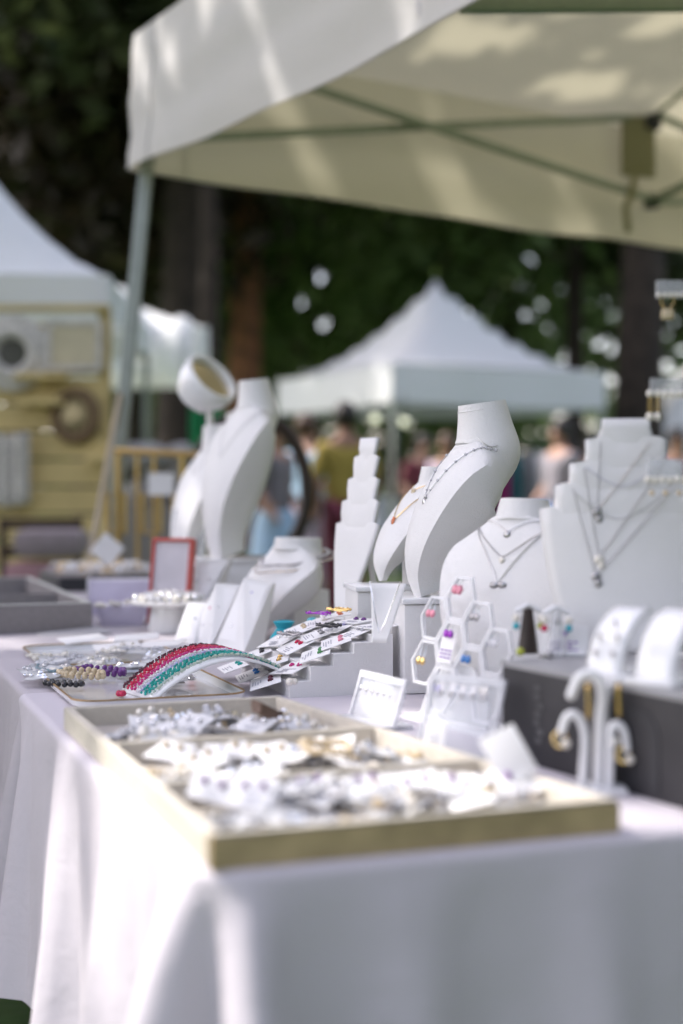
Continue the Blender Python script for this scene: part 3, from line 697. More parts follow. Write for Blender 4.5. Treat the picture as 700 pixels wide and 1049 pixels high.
person('person in a lilac top between the small bust and tall bust', px_x(458, 14.2), 14.2, R(-30), 1.6, M['lilac'], M['denim'], M['skin2'], M['hairbrown'], True, .5)
person('person with a dusty top at the right edge behind the pearl rack', px_x(694, 13.5), 13.5, R(10), 1.62, M['dustypink'], M['denim'], M['skin2'], M['hairdark'], False, .4)

M['navy'] = fm('navy_cotton', (.03, .04, .08)); M['rust'] = fm('rust_cotton', (.22, .08, .04)); M['green_top'] = fm('olive_cotton', (.10, .12, .05))
person('person in a navy top far under the centre tent', px_x(498, 17.5), 17.5, R(160), 1.70, M['navy'], M['greycot'], M['skin2'], M['hairdark'], False, .3)
person('person in a rust top beside the clothes rail', px_x(606, 15.5), 15.5, R(200), 1.62, M['rust'], M['navy'], M['skin2'], M['hairdark'], True, .4)
person('person in an olive top far behind the stepped easel', px_x(428, 18.2), 18.2, R(30), 1.68, M['green_top'], M['navy'], M['skin2'], M['hairbrown'], False, .2)
person('person in a navy top and rust trousers left of the tall bust hoop', px_x(228, 13.5), 13.5, R(70), 1.64, M['navy'], M['rust'], M['skin2'], M['hairdark'], True, .5)
# ================================================================== TABLECLOTHS
TW, T1, TL = .95, 1.10, 3.85
def tablecloth(name, label, t0, t1, v1, hem, mt, seed, zoff=0, front=True, inset=0, foldamp=1.0):
    """top sheet plus a hanging skirt with soft folds round the near, left and right sides"""
    b = MB(); rc_ = .035
    # perimeter in (v,t): start at far right, go down right side, across the front, up the left side
    per = []
    def corner(cv, ct, a0, a1, n=9):
        for k in range(n):
            a = a0 + (a1 - a0) * k / (n - 1); per.append(((cv + rc_ * math.cos(a), ct + rc_ * math.sin(a)), (math.cos(a), math.sin(a)), 1.0))
    v0 = inset; vR = v1 - inset; tA = t0 + inset
    def side(p, q, nrm, n):
        for k in range(1, n): f = k / n; per.append(((p[0] + (q[0] - p[0]) * f, p[1] + (q[1] - p[1]) * f), nrm, 0.0))
    L1 = max(4, int((t1 - tA) / .022)); LF = int((vR - v0) / .022)
    per.append(((vR, t1), (1, 0), 0)); side((vR, t1), (vR, tA + rc_), (1, 0), L1)
    corner(vR - rc_, tA + rc_, 0, -PI / 2); side((vR - rc_, tA), (v0 + rc_, tA), (0, -1), LF)
    corner(v0 + rc_, tA + rc_, -PI / 2, -PI); side((v0, tA + rc_), (v0, t1), (-1, 0), L1); per.append(((v0, t1), (-1, 0), 0))
    n = len(per); arc = [0]
    for i in range(1, n): arc.append(arc[-1] + math.hypot(per[i][0][0] - per[i - 1][0][0], per[i][0][1] - per[i - 1][0][1]) + (.02 if per[i][2] else 0))
    m = 26; zt = TT + zoff; rr = .012
    # distance to nearest corner drives the folds
    ca = [arc[i] for i in range(n) if per[i][2]]
    def skirt(i, j):
        (pv, pt), (nv, ntt), isc = per[i]; k = j / (m - 1); s = arc[i]
        dc = min([abs(s - c) for c in ca] + [9]); near = math.exp(-(dc / .16) ** 2)
        if j < 4: a = j / 4 * PI / 2; out = rr * math.sin(a); dz = rr * (1 - math.cos(a)); 
        else:
            kk = (j - 4) / (m - 5); dz = rr + kk * (zt - hem - rr) * 1.0; out = rr + .01 * kk
            fold = .014 * math.sin(s * 21 + seed) + .012 * math.sin(s * 37 + 2.1 * seed + 1.5 * kk) + .006 * math.sin(s * 71 + seed * 3)
            out += foldamp * (1.25 if nv < -.5 else 1) * kk ** .8 * ((.006 if nv < -.5 else .022) + fold * 1.25 + near * (.055 * math.cos((s - ca[len(ca) // 4]) * 30 + seed) + .03))
            dz += .012 * math.sin(s * 9 + seed) * kk
        return tab(pv + nv * out, pt + ntt * out, zt - dz)
    b.grid(skirt, n, m)
    # top sheet: fan the perimeter inwards as rows
    cv, ct = (v0 + vR) / 2, (tA + t1) / 2
    nt_ = 8
    def top(i, j):
        (pv, pt), _, _ = per[i]; f = j / nt_
        q = (pv + (cv - pv) * f, pt + (t1 - pt) * 0 + 0); 
        return tab(q[0], pt, zt)
    b.grid(top, n, nt_ + 1)
    o = b.build(name, mt, None, sharp=70, weld=.0004)
    return tag(o, label, 'tablecloth')
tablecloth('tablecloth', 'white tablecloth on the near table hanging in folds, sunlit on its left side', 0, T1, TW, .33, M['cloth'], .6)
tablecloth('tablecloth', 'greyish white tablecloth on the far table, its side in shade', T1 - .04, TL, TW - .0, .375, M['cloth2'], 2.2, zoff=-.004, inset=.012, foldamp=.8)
ZT1 = TT; ZT2 = TT - .004
# ================================================================== TRAYS
def taper_tray(name, label, v0, t0, w0, w1, l_, h_, divs, rim, lining, front_m, th, z):
    """tray whose right side closes in towards the back"""
    t = thing(name, label, 'tray', tab(v0, t0, z), TH); wx = lambda y: w0 + (w1 - w0) * y / l_
    def slab(pts, z0, z1, nm, m):
        n = len(pts); vs = [(x, y, z0) for x, y in pts] + [(x, y, z1) for x, y in pts]; b = MB()
        b._add(vs, [list(range(n))[::-1], list(range(n, 2 * n))] + [[i, (i + 1) % n, (i + 1) % n + n, i + n] for i in range(n)])
        bmesh.ops.bevel(b.bm, geom=b.bm.edges[:], offset=.0014, segments=2, affect='EDGES'); return b.build(nm, m, t)
    slab([(.003, .003), (w0 - .003, .003), (w1 - .003, l_ - .003), (.003, l_ - .003)], .001, .005, 'base', lining)
    slab([(0, 0), (w0, 0), (wx(th), th), (0, th)], 0, h_ - .002, 'side', front_m or rim)
    slab([(.001, .001), (w0 - .001, .001), (wx(th) - .001, th - .001), (.001, th - .001)], h_ - .0018, h_ + .001, 'top_edge', rim)
    slab([(0, l_ - th), (wx(l_ - th), l_ - th), (w1, l_), (0, l_)], 0, h_, 'side', rim)
    slab([(0, th + .001), (th, th + .001), (th, l_ - th - .001), (0, l_ - th - .001)], 0, h_ - .0006, 'side', rim)
    slab([(wx(th) - th, th + .001), (wx(th), th + .001), (wx(l_ - th), l_ - th - .001), (wx(l_ - th) - th, l_ - th - .001)], 0, h_ - .0006, 'side', rim)
    for y in divs: slab([(th + .001, y - .005), (wx(y - .005) - th - .001, y - .005), (wx(y + .005) - th - .001, y + .005), (th + .001, y + .005)], .004, h_ + .001, 'divider', rim)
    return t
def tray(name, label, v0, t0, w_, l_, h_, divs, rim, lining, front_m=None, thick=.012, z=TT, w1=None):
    if w1 is not None: return taper_tray(name, label, v0, t0, w_, w1, l_, h_, divs, rim, lining, front_m, thick, z)
    t = thing(name, label, 'tray', tab(v0, t0, z), TH)
    b = MB(); b.box((w_ / 2, l_ / 2, .0025), (w_ - .004, l_ - .004, .005)); b.build('base', lining, t)
    for i, (c, d) in enumerate((((w_ / 2, thick / 2, h_ / 2), (w_, thick, h_)), ((w_ / 2, l_ - thick / 2, h_ / 2), (w_, thick, h_)), ((thick / 2, l_ / 2, h_ / 2), (thick, l_ - 2 * thick - .001, h_ - .0006)), ((w_ - thick / 2, l_ / 2, h_ / 2), (thick, l_ - 2 * thick - .001, h_ - .0006)))):
        b = MB(); b.box(c, d, None, .0015); b.build('side', (front_m if front_m and i == 0 else rim), t)
        if front_m and i == 0:
            b = MB(); b.box((w_ / 2, thick / 2 + .0006, h_ + .0012), (w_ - .002, thick - .001, .0022)); b.build('top_edge', rim, t)
    for y in divs:
        b = MB(); b.box((w_ / 2, y, (h_ - .005) / 2 + .002), (w_ - 2 * thick - .002, .010, h_ - .006)); b.build('divider', rim, t)
    return t
tr1 = tray('display_tray', 'long linen and brass edged tray with three compartments at the front corner of the table', .0, .0, .393, .745, .030, (.225, .455), M['trayrim'], M['traylinen'], M['traygold'], w1=.30)
# packets piled in it
def packet(kind, w_, l_, th):
    b = MB(); a1, a2 = random.uniform(0, 6), random.uniform(0, 6)
    def top(i, j):
        x, y = i / 6 - .5, j / 6 - .5; e = (1 - (2 * abs(x)) ** 3) * (1 - (2 * abs(y)) ** 3)
        wz = .0018 * math.sin(7 * x + a1) * math.cos(6 * y + a2)
        return (x * w_, y * l_, wz + th * (.12 + .88 * e))
    def bt(i, j):
        x, y = i / 6 - .5, j / 6 - .5; p = top(i, j); return (p[0], p[1], .0018 * math.sin(7 * x + a1) * math.cos(6 * y + a2) - th * .06)
    b.grid(top, 7, 7); b.grid(bt, 7, 7); return b
bags = [packet('b', random.uniform(.034, .044), random.uniform(.044, .058), random.uniform(.004, .009)).build('clear_bag', M['bag']) for _ in range(6)]
crys = []
for i in range(6):
    b = MB()
    for k in range(9): b.ball((random.uniform(-.018, .018), random.uniform(-.022, .022), random.uniform(.001, .009)), random.uniform(.003, .0065), 6, 4)
    crys.append((b.build('crystals', M[('crystal', 'silver', 'crystal', 'pearl', 'silver', 'amber')[i]])))
tcards = []
for i in range(3):
    b = MB(); b.box((0, 0, .0006), (.042, .052, .0012), None, .0004); c = b.build('earring_card', M['whitecard'])
    for s in (-1, 1):
        b = MB(); b.ball((s * .009, .006, .004), .0042, 8, 6); b.build('earring', (M['silver'], M['purple'], M['amber'])[i], c)
    b = MB()
    for q in range(3): b.box((0, -.010 - .005 * q, .0013), (.020 - .004 * q, .0014, .0006))
    b.build('print', M['ink'], c)
    tcards.append(c)
used_b = set(); used_c = set()
def place_bag(k, loc, rx, ry, rz, label, grp):
    a = bags[k]; 
    if k not in used_b: o = a; used_b.add(k)
    else: o = a.copy(); COL.objects.link(o)
    o.location = loc; o.rotation_euler = (rx, ry, rz); tag(o, label, 'bag', grp)
    c = crys[k]
    if c.parent is None: c.parent = o
    else: c = c.copy(); COL.objects.link(c); c.parent = o
    return o
comps = [('near', .016, .212, 30), ('middle', .236, .440, 24), ('far', .468, .725, 26)]
for ci, (cn, y0, y1, n) in enumerate(comps):
    for k in range(n):
        f = k / n; y = y0 + .036 + (y1 - y0 - .072) * ((k * .6180 + .3) % 1); x = .032 + (.393 - .093 * y / .745 - .068) * ((k * .381966) % 1)
        z = TT + .008 + .0048 * (k * 3 // n) + random.uniform(0, .004)
        P_ = O + V * x + U * y
        o = place_bag(random.randrange(6), (P_.x, P_.y, z), random.uniform(-.3, .3), random.uniform(-.3, .3), random.uniform(0, 6.3),
                  'small clear bag of jewellery piled in the %s compartment of the long tray' % cn, 'clear bags in the %s compartment of the long tray' % cn)
        o.scale = (random.uniform(.8, 1.15),) * 3
def card_at(i, loc, rx, ry, rz, label, grp=None, first=[True, True, True]):
    c = tcards[i]
    if first[i]: first[i] = False; o = c
    else: o = copy_tree(c)
    o.location = loc; o.rotation_euler = (rx, ry, rz); return tag(o, label, 'earring card', grp)
for j, (px, py, i, rx, ry, rz) in enumerate(((150, 745, 0, .3, .2, .3), (178, 750, 0, .2, -.2, 1.0), (196, 742, 0, .3, .1, -.5), (232, 748, 0, -.2, .2, .2), (350, 778, 0, .2, .2, .8), (225, 800, 0, .2, .3, .5), (262, 818, 0, .2, .1, -.2), (425, 806, 0, .2, .2, -.4), (500, 803, 0, .2, .2, .7), (235, 772, 0, .25, .1, .6), (205, 782, 0, .1, .3, -.3), (318, 770, 0, .3, -.2, .2), (262, 742, 0, .2, .1, -.4), (255, 766, 0, -.1, .3, 1.2), (398, 805, 0, .25, .0, .3), (330, 812, 0, .2, .2, -.6), (285, 800, 0, .3, -.2, .9), (440, 812, 0, .15, .3, 1.9), (480, 815, 0, .2, -.2, .1))):
    p = on(px, py, TT + .023); card_at(0, p, rx, ry, rz, 'white card with silver studs lying on the bags in the long tray', 'white cards with silver studs in the long tray')
for k in range(7):
    card_at(1, on(215 + 52 * k + random.uniform(-8, 8), 812 - 2.0 * k + random.uniform(-8, 9), TT + .028), random.uniform(.1, .4), random.uniform(-.3, .3), random.uniform(-.7, .7), 'white card with dark purple studs in the near compartment of the long tray', 'white cards with purple studs in the near compartment')
for k in range(6):
    card_at(2, on(170 + 36 * k + random.uniform(-6, 6), 772 + random.uniform(-8, 8), TT + .027), random.uniform(.1, .4), random.uniform(-.3, .3), random.uniform(-.7, .7), 'white card with champagne studs in the middle compartment of the long tray', 'white cards with champagne studs in the middle compartment')
# champagne beads in the middle compartment
b = MB()
for k in range(26):
    a = 2 * PI * k / 26; b.ball((.028 * math.cos(a), .018 * math.sin(a), .002 * math.sin(3 * a)), .0042, 8, 6)
o = tag(b.build('bead_bracelet', M['amber']), 'champagne bead bracelet on the bags in the middle compartment', 'bracelet'); o.location = on(335, 765, TT + .036); o.rotation_euler = (.2, .1, .4)
b = MB()
for k in range(3): b.box((0, 0, 0), (.05, .018, .008), rot(.2, .1, .1 * k, (0, .004 * k, .004 * k)), .002)
o = tag(b.build('ring_box', mat('brown_leather', (.16, .10, .07), .6)), 'small brown leather slip at the right end of the far compartment', 'slip case'); o.location = on(276, 733, TT + .03); o.rotation_euler = (0, .3, .8)
# price card standing up from the tray
c = thing('price_card', 'blank white card tilted up at the right end of the long tray', 'card', on(534, 797, TT + .03), R(14), rx=R(-24), ry=R(-24))
b = MB(); b.box((0, 0, .026), (.040, .0016, .052), None, .0006); b.build('card', M['whitecard'], c)
b = MB(); b.box((0, .0, .0), (.022, .014, .006), None, .001); b.build('clip', M['clear'], c)
# ------------------------------------------------------------------ grey trays on the left
def free_tray_contents(t, n, w_, l_, m, name, label, cat, grp, r=.006):
    pass
p = on(95, 645); r_ = p - O; v_ = r_.x * V.x + r_.y * V.y; t_ = r_.x * U.x + r_.y * U.y
gt = tray('grey_tray', 'deep grey linen tray at the left end of the far table', v_ - .33, t_, .33, 1.0, .062, (.42,), M['greytray'], M['greylining'], None, .014, ZT2)
for ch_ in gt.children:
    pass
b = MB(); b.box((.165, .5, .0635), (.330, 1.0, .003)); b2 = b
for k, (c, d) in enumerate((((.165, .0075, .0645), (.328, .013, .003)), ((.165, .9925, .0645), (.328, .013, .003)), ((.0075, .5, .0645), (.013, .97, .003)), ((.3225, .5, .0645), (.013, .97, .003)))):
    bb_ = MB(); bb_.box(c, d); bb_.build('rim', M['greylining'], gt)
for i in range(14):
    x, y = random.uniform(.04, .28), random.uniform(.05, .40) if i < 9 else random.uniform(.46, .9)
    b = MB()
    n = 14
    for k in range(n):
        a = 2 * PI * k / n; b.ball((.022 * math.cos(a), .016 * math.sin(a), 0), .004, 7, 5)
    o = b.build('bead_ring', M['silverdark'] if i % 2 else M['pearl'])
    q = tab(v_ - .33 + x, t_ + y, ZT2 + .012); o.location = q; o.rotation_euler = (random.uniform(-.2, .2), random.uniform(-.2, .2), random.uniform(0, 3))
    tag(o, ('dull silver' if i % 2 else 'pearl') + ' bead loop lying in the ' + ('front' if i < 9 else 'back') + ' part of the grey tray', 'bead loop', 'bead loops in the grey tray')
bt0 = at(64, 600, 4.35)
r_ = bt0 - O; v2 = r_.x * V.x + r_.y * V.y; t2 = r_.x * U.x + r_.y * U.y
bt = tray('black_tray', 'black tray heaped with shiny silver rings behind the grey tray', v2 + .0, 3.30, .34, .42, .045, (), M['black'], M['greylining'], None, .01, ZT2)
pts_ = []
shiny = []
for i in range(3):
    b = MB(); b.tube([(.011 * math.cos(2 * PI * k / 14), 0, .011 * math.sin(2 * PI * k / 14)) for k in range(14)], .0022, 6, True)
    b.ball((0, 0, .013), .006, 8, 6); shiny.append(b.build('ring', (M['silver'], M['crystal'], M['gold'])[i]))
fu = [True] * 3
for k in range(84):
    i = (0, 0, 1, 0, 2, 1)[k % 6]
    o = shiny[i] if fu[i] else shiny[i].copy()
    if not fu[i]: COL.objects.link(o)
    fu[i] = False
    x = .03 + .28 * ((k * .618) % 1); y = .03 + .36 * k / 84
    o.location = tab(v2 + x, 3.30 + y, ZT2 + .05 + .012 * math.sin(PI * y / .4)); o.rotation_euler = (random.uniform(-.5, .5), random.uniform(-.4, .4), random.uniform(0, 6)); o.scale = (1.25,) * 3
    tag(o, ('plain silver ring', 'crystal set ring', 'gold ring')[i] + ' standing in the heaped black tray', 'ring', ('plain silver rings', 'crystal rings', 'gold rings')[i] + ' in the black tray')
b = MB(); b.box((.17, .21, .043), (.32, .40, .012)); b.build('foam', M['greytray'], bt)
# ------------------------------------------------------------------ lavender boxes
def lidbox(label, p, w_, d_, h_, m, rz, flare=0):
    t = thing('gift_box', label, 'box', p, rz); f = flare
    b = MB(); vs = [(-w_ / 2, 0, 0), (w_ / 2, 0, 0), (w_ / 2, d_, 0), (-w_ / 2, d_, 0), (-w_ / 2 - f, -f, h_), (w_ / 2 + f, -f, h_), (w_ / 2 + f, d_ + f, h_), (-w_ / 2 - f, d_ + f, h_)]
    b._add(vs, [(0, 1, 2, 3), (0, 4, 5, 1), (1, 5, 6, 2), (2, 6, 7, 3), (3, 7, 4, 0)]); b.build('body', m, t, solid=.003)
    b = MB(); b.box((0, d_ / 2, h_ - .006), (w_ - .006, d_ - .006, .006)); b.build('tissue', M['whitecard'], t); return t
lidbox('lavender grey flared box beside the white plate of pearls', on(125, 641, ZT2), .095, .10, .048, M['lavbox'], R(8), .012)
t = lidbox('wide lavender box with a white end behind the flared box', on(126, 630, ZT2), .17, .10, .088, M['lavbox'], R(6))
b = MB(); b.box((-.0885, .05, .066), (.004, .098, .05)); b.build('end_label', M['whitecard'], t)
for k, (px, py) in enumerate(((103, 617), (118, 615), (134, 614))):
    b = MB()
    for q in range(12): b.ball((random.uniform(-.012, .012), random.uniform(-.008, .008), random.uniform(0, .006)), .0045, 7, 5)
    o = tag(b.build('pearl_cluster', M['pearl']), ('left', 'middle', 'right')[k] + ' pearl cluster on the tissue of the lavender flared box', 'pearl cluster'); o.location = on(px, py + 4, ZT2 + .052)
# flat grey card in front
b = MB(); b.box((0, 0, .0012), (.15, .08, .0024)); o = tag(b.build('grey_card', mat('light_grey_card', (.45, .44, .46), .7)), 'flat grey card lying in front of the grey tray', 'card'); o.location = on(75, 649, ZT2 + .002); o.rotation_euler = (R(4), R(-3), R(34))
# ------------------------------------------------------------------ porcelain plates with gold rims
def rplate(name, label, pts_uv, z, h_=.012):
    t = thing(name, label, 'plate', tab(0, 0, z), TH)
    (a, b_), (c, d) = pts_uv
    def rr(r, off, n=8):
        out = []
        for (cx, cy, a0) in ((c - r, d - r, 0), (a + r, d - r, PI / 2), (a + r, b_ + r, PI), (c - r, b_ + r, 3 * PI / 2)):
            for k in range(n + 1):
                q = a0 + PI / 2 * k / n; out.append((cx + (r + off) * math.cos(q), cy + (r + off) * math.sin(q)))
        return out
    r = .035; rings = [(-.03, .0015), (-.004, .002), (.0, .006), (.002, h_), (.004, h_), (.002, .004), (-.004, 0), (-.03, 0)]
    rg = [rr(r, o) for o, _ in rings]; n = len(rg[0]); m = MB()
    vs = m.grid(lambda i, j: (rg[j][i][0], rg[j][i][1], rings[j][1]), n, len(rings), True)
    m.bm.faces.new([vs[i * len(rings)] for i in range(n)]); m.bm.faces.new([vs[i * len(rings) + len(rings) - 1] for i in range(n)][::-1])
    m.build('dish', M['porcelain'], t)
    m = MB(); m.tube([(x, y, h_ + .0008) for x, y in rr(r, .003)], .0016, 6, True); m.build('gilt_rim', M['gilt'], t); return t
def uv(px, py, z=TT):
    r_ = on(px, py, z) - O; return (r_.x * V.x + r_.y * V.y, r_.x * U.x + r_.y * U.y)
rplate('rectangular_plate', 'white rectangular plate with a gilt rim holding bead bracelets', ((.045, .90), (.30, 1.30)), TT)
rplate('rectangular_plate', 'white gilt rimmed plate of silver jewellery in clear bags behind the bracelet plate', ((.075, 1.37), (.33, 1.70)), ZT2)
def beads(label, m, c, rx, ry, rz, n, r, z=TT + .008, turns=1.0, two=None):
    b = MB(); b2 = MB()
    for k in range(n):
        a = 2 * PI * k / n * turns
        q = (rx * math.cos(a) * (1 + .06 * math.sin(5 * a)), ry * math.sin(a) * (1 + .05 * math.cos(4 * a)), r + .0006 * math.sin(7 * a) + (k / n) * r * 1.5 * (turns > 1))
        b.ball(q, r * random.uniform(.85, 1.1), 8, 6)
    o = tag(b.build('bead_bracelet', m), label, 'bracelet'); o.location = on(c[0], c[1], z); o.rotation_euler = (0, 0, rz); return o
beads('purple bead bracelet on the gilt rimmed plate', M['purple'], (104, 692), .048, .020, R(60) + PI / 2, 46, .0046, turns=2)
beads('champagne pearl bracelet beside the purple one on the plate', M['amber'], (84, 695), .044, .020, R(150), 42, .0048, turns=2)
beads('black bead bracelet at the front of the gilt rimmed plate', M['onyx'], (66, 703), .030, .011, R(168), 18, .0048)
beads('steel blue bead bracelet at the left of the gilt rimmed plate', M['steelblue'], (50, 688), .042, .017, R(120), 24, .0046)
beads('white pearl bracelet in the middle of the gilt rimmed plate', M['pearl'], (70, 690), .038, .017, R(140), 22, .005)
beads('pale crystal bracelet at the back of the gilt rimmed plate', M['crystal'], (60, 680), .045, .018, R(100), 24, .005)
for k, (px, py, rz) in enumerate(((135, 690, .3), (150, 696, .6), (165, 702, .45), (120, 684, .5))):
    b = MB()
    for q in range(5): b.tube([(-.04, q * .006, .002), (0, q * .006 + .001 * math.sin(q), .003), (.04, q * .006, .002)], .0012, 5)
    o = tag(b.build('chain_set', M['chain']), ('first', 'second', 'third', 'fourth')[k] + ' set of silver chains in line on the bracelet plate', 'chains'); 
    o['label'] = ('set of straight silver chains nearest the purple beads', 'set of straight silver chains in the middle of the bracelet plate', 'set of straight silver chains nearest the arch display', 'set of straight silver chains at the back of the bracelet plate')[k]
    o.location = on(px, py, TT + .006); o.rotation_euler = (0, 0, rz)
for k in range(12):
    px, py = 45 + 11.5 * k + random.uniform(-4, 4), 674 - .2 * k + random.uniform(-8, 6) 
    P_ = on(px, py, ZT2 + .014); o = place_bag(random.randrange(4), P_, random.uniform(-.2, .2), random.uniform(-.2, .2), random.uniform(0, 6), 'small clear bag of silver jewellery on the plate behind the bracelets', 'clear bags on the back gilt rimmed plate'); o.scale = (1.2, 1.4, .8)
for k, (px, py, rz) in enumerate(((120, 662, .3), (165, 660, -.2), (85, 655, .5), (140, 653, .1))):
    b = MB(); b.box((0, 0, .001), (.09, .06, .002), None, .0005)
    o = tag(b.build('paper_slip', M['whitecard']), ('white paper slip at the front of the back plate', 'white paper slip under the round pearl plate', 'white paper slip nearest the grey card', 'white paper slip between the two plates of jewellery')[k], 'paper slip'); o.location = on(px, py, ZT2 + .012 + .003 * k); o.rotation_euler = (R(5), R(-4), rz)
for k, (px, py) in enumerate(((36, 690), (44, 694), (60, 686), (95, 683), (112, 681), (130, 684), (150, 683), (168, 690), (40, 685), (180, 696))):
    o = place_bag(k % 4, on(px, py, TT + .011), random.uniform(-.15, .15), random.uniform(-.15, .15), random.uniform(0, 6), 'small clear bag of silver jewellery between the bead bracelets on the plate', 'clear bags on the bracelet plate'); o.scale = (1.1, 1.1, .8)
# ------------------------------------------------------------------ bracelet arch
ra = thing('bracelet_arch', 'white arched ramp carrying strands of coloured beads', 'bracelet stand', (-.344, 2.215, TT), math.atan2(.53, .85))
AL, AW, AH = .265, .12, .064
def archp(s, q, off=0):
    """s along the arch 0..1, q across 0..1 (0 far, 1 near)"""
    z = AH * (math.sin(PI * min(1, s * .98 + .01)) ** .8) * (1 - .10 * q); x = s * AL + .035 * math.sin(PI * s) * 0
    e = .001; 
    return Vector((x, -q * AW, z + off))
b = MB(); b.grid(lambda i, j: archp(i / 30, j / 6), 31, 7); b.build('ramp', M['acrylic_white'], ra, solid=.004)
strands = [('wine', .02), ('wine', .08), ('ruby', .14), ('ruby', .20), ('ruby', .26), ('magenta', .32), ('magenta', .38), ('silver', .45), ('crystal', .51), ('lavstone', .57), ('teal', .63), ('teal', .69), ('teal', .75), ('teal', .81), ('palegreen', .89)]
nm = {'wine': 'dark wine', 'ruby': 'ruby red', 'magenta': 'magenta', 'crystal': 'clear crystal', 'lavstone': 'lavender', 'silver': 'silver', 'teal': 'teal', 'palegreen': 'pale green'}
seen = {}
for mk, q in strands:
    b = MB(); n = 70; r = .0023; ph = q * 57
    for k in range(n):
        s = .01 + .90 * k / (n - 1); p = archp(s + .004 * math.sin(k * 2.3 + ph), q + .011 * math.sin(s * 6 + ph) + .004 * math.sin(k * 1.9 + ph)); b.ball(p + Vector((0, 0, r + .0014 + random.uniform(0, .0016))), r * random.uniform(.75, 1.2), 7, 5)
    o = b.build('bead_strand', M[mk]); seen[mk] = seen.get(mk, 0) + 1
    tot = sum(1 for a, _ in strands if a == mk)
    if tot > 1: lb = nm[mk] + ' bead strand, ' + (('farther', 'nearer') if tot == 2 else ('farthest', 'middle', 'nearest') if tot == 3 else ('farthest', 'second farthest', 'second nearest', 'nearest'))[seen[mk] - 1] + ' of its colour on the white arch'
    else: lb = nm[mk] + ' bead strand laid over the white arch'
    tag(o, lb, 'bead strand', 'bead strands on the white arch'); o.location = ra.location; o.rotation_euler = ra.rotation_euler
b = MB()
for k in range(5): b.ball((.004 * math.cos(k * 1.3), .004 * math.sin(k * 1.3), .004), .0048, 8, 6)
o = tag(b.build('ruby_tassel', M['ruby']), 'small cluster of red beads at the left foot of the arch', 'bead cluster'); o.location = on(124, 713, TT + .004)
b = MB(); b.ball((0, 0, .005), .006, 8, 6); b.ball((.007, .003, .005), .005, 8, 6); o = tag(b.build('pearl_cluster', M['pearl']), 'pale pearls at the right foot of the arch', 'pearls'); o.location = on(297, 702, TT + .03)
# ================================================================== BUSTS
def bust(spine, nS=48):
    """front arc, straight side walls and a flat back; blends to a round section at the neck (last value 0..1)"""
    S = crom(spine, nS); b = MB(); nF, nW, nB = 19, 5, 8; nT = nF + 2 * nW + nB
    fr = []
    for i in range(nS):
        f, z = S[i][0], S[i][1]; a, c = S[max(i - 1, 0)], S[min(i + 1, nS - 1)]
        t = Vector((c[0] - a[0], c[1] - a[1])).normalized(); fr.append((f, z, max(S[i][2], .004), max(S[i][3], .003), max(S[i][4], .003), min(1, max(0, S[i][5])), t))
    def sec(k):
        """unit section: (x, n) of the crisp outline and of the round one"""
        if k < nF: u_ = -1 + 2 * k / (nF - 1); th = u_ * PI / 2; return (u_, 1 - u_ * u_, 0), th
        k -= nF
        if k < nW: f = (k + 1) / (nW + 1); return (1 - .22 * f * f, 0, f), PI / 2 + f * .9
        k -= nW
        if k < nB: f = (k + .5) / nB; return ((1 - 2 * f) * .72, 0, 1), PI / 2 + .9 + f * (PI - 1.8)
        k -= nB; f = 1 - (k + 1) / (nW + 1); return (-(1 - .22 * f * f), 0, f), 3 * PI / 2 - f * .9
    def P(i, k, kk=None):
        f, z, w_, bu, tk, e, t = fr[i]; (x0, fb, bk), th = sec(k) if kk is None else kk
        s_, c_ = math.sin(th), math.cos(th); xr, nr = w_ * s_, (bu if c_ > 0 else tk) * c_
        x = w_ * x0 * (1 - e) + xr * e; n = (bu * fb - tk * bk) * (1 - e) + nr * e
        return Vector((x, -(f + t.y * n), z - t.x * n))
    vs = b.grid(lambda j, i: P(i, j), nT, nS, True)
    b.bm.faces.new([vs[j * nS] for j in range(nT)]); b.bm.faces.new([vs[j * nS + nS - 1] for j in range(nT)][::-1])
    def surf(s, a, off=.0015):
        x = s * (nS - 1); i = min(int(x), nS - 2); f = x - i; kk = ((a, 1 - a * a, 0), a * PI / 2)
        p = P(i, 0, kk).lerp(P(i + 1, 0, kk), f); tt = fr[i][6]; bu_ = fr[i][3] / fr[i][2]
        sx = math.sin(kk[1]) * (fr[i][5] + (1 - fr[i][5]) * min(1, 2 * bu_)); c_ = max(.2, math.cos(kk[1]))
        return p + Vector((sx, -tt.y * c_, -tt.x * c_)).normalized() * off
    rim = [P(nS - 2, j) for j in range(nT)]
    return b, surf, rim, P, fr
def make_bust(name, label, spine, loc, rz, base=None):
    t = thing(name, label, 'display bust', loc, rz); b, surf, rim, P, fr = bust(spine); b.build('form', M['white'], t, sharp=50)
    m = MB(); m.tube([p + Vector((0, 0, -.006)) for p in rim], .0011, 5, True); m.build('piping', M['white'], t)
    if base: m = MB(); m.box(*base, None, .004); m.build('foot', M['white'], t)
    return t, surf
def chain_v(surf, s_top, s_bot, a_max=.96, n=41, power=1.25, skew=0):
    pts = []
    for k in range(n):
        u_ = -1 + 2 * k / (n - 1); pts.append(surf(s_bot + (s_top - s_bot) * abs(u_) ** power, a_max * u_ + skew * (1 - u_ * u_)))
    return pts
def necklace(label, pts, loc, rz, m, r=.0007, pend=None, beads_=None, pm=None, group=None):
    t = thing('necklace', label, 'necklace', loc, rz, group); b = MB(); b.tube(pts, r, 5); b.build('chain', m, t)
    if beads_:
        b = MB()
        for k in range(0, len(pts), beads_[0]): b.ball(pts[k], beads_[1] * random.uniform(.7, 1.2), 7, 5)
        b.build('beads', beads_[2], t)
    if pend:
        c = pts[len(pts) // 2]; b = MB()
        for (dx, dy, dz, rr, sc3) in pend: b.ball(c + Vector((dx, dy, dz)), rr, 10, 7, sc3)
        b.build('pendant', pm or m, t)
    return t
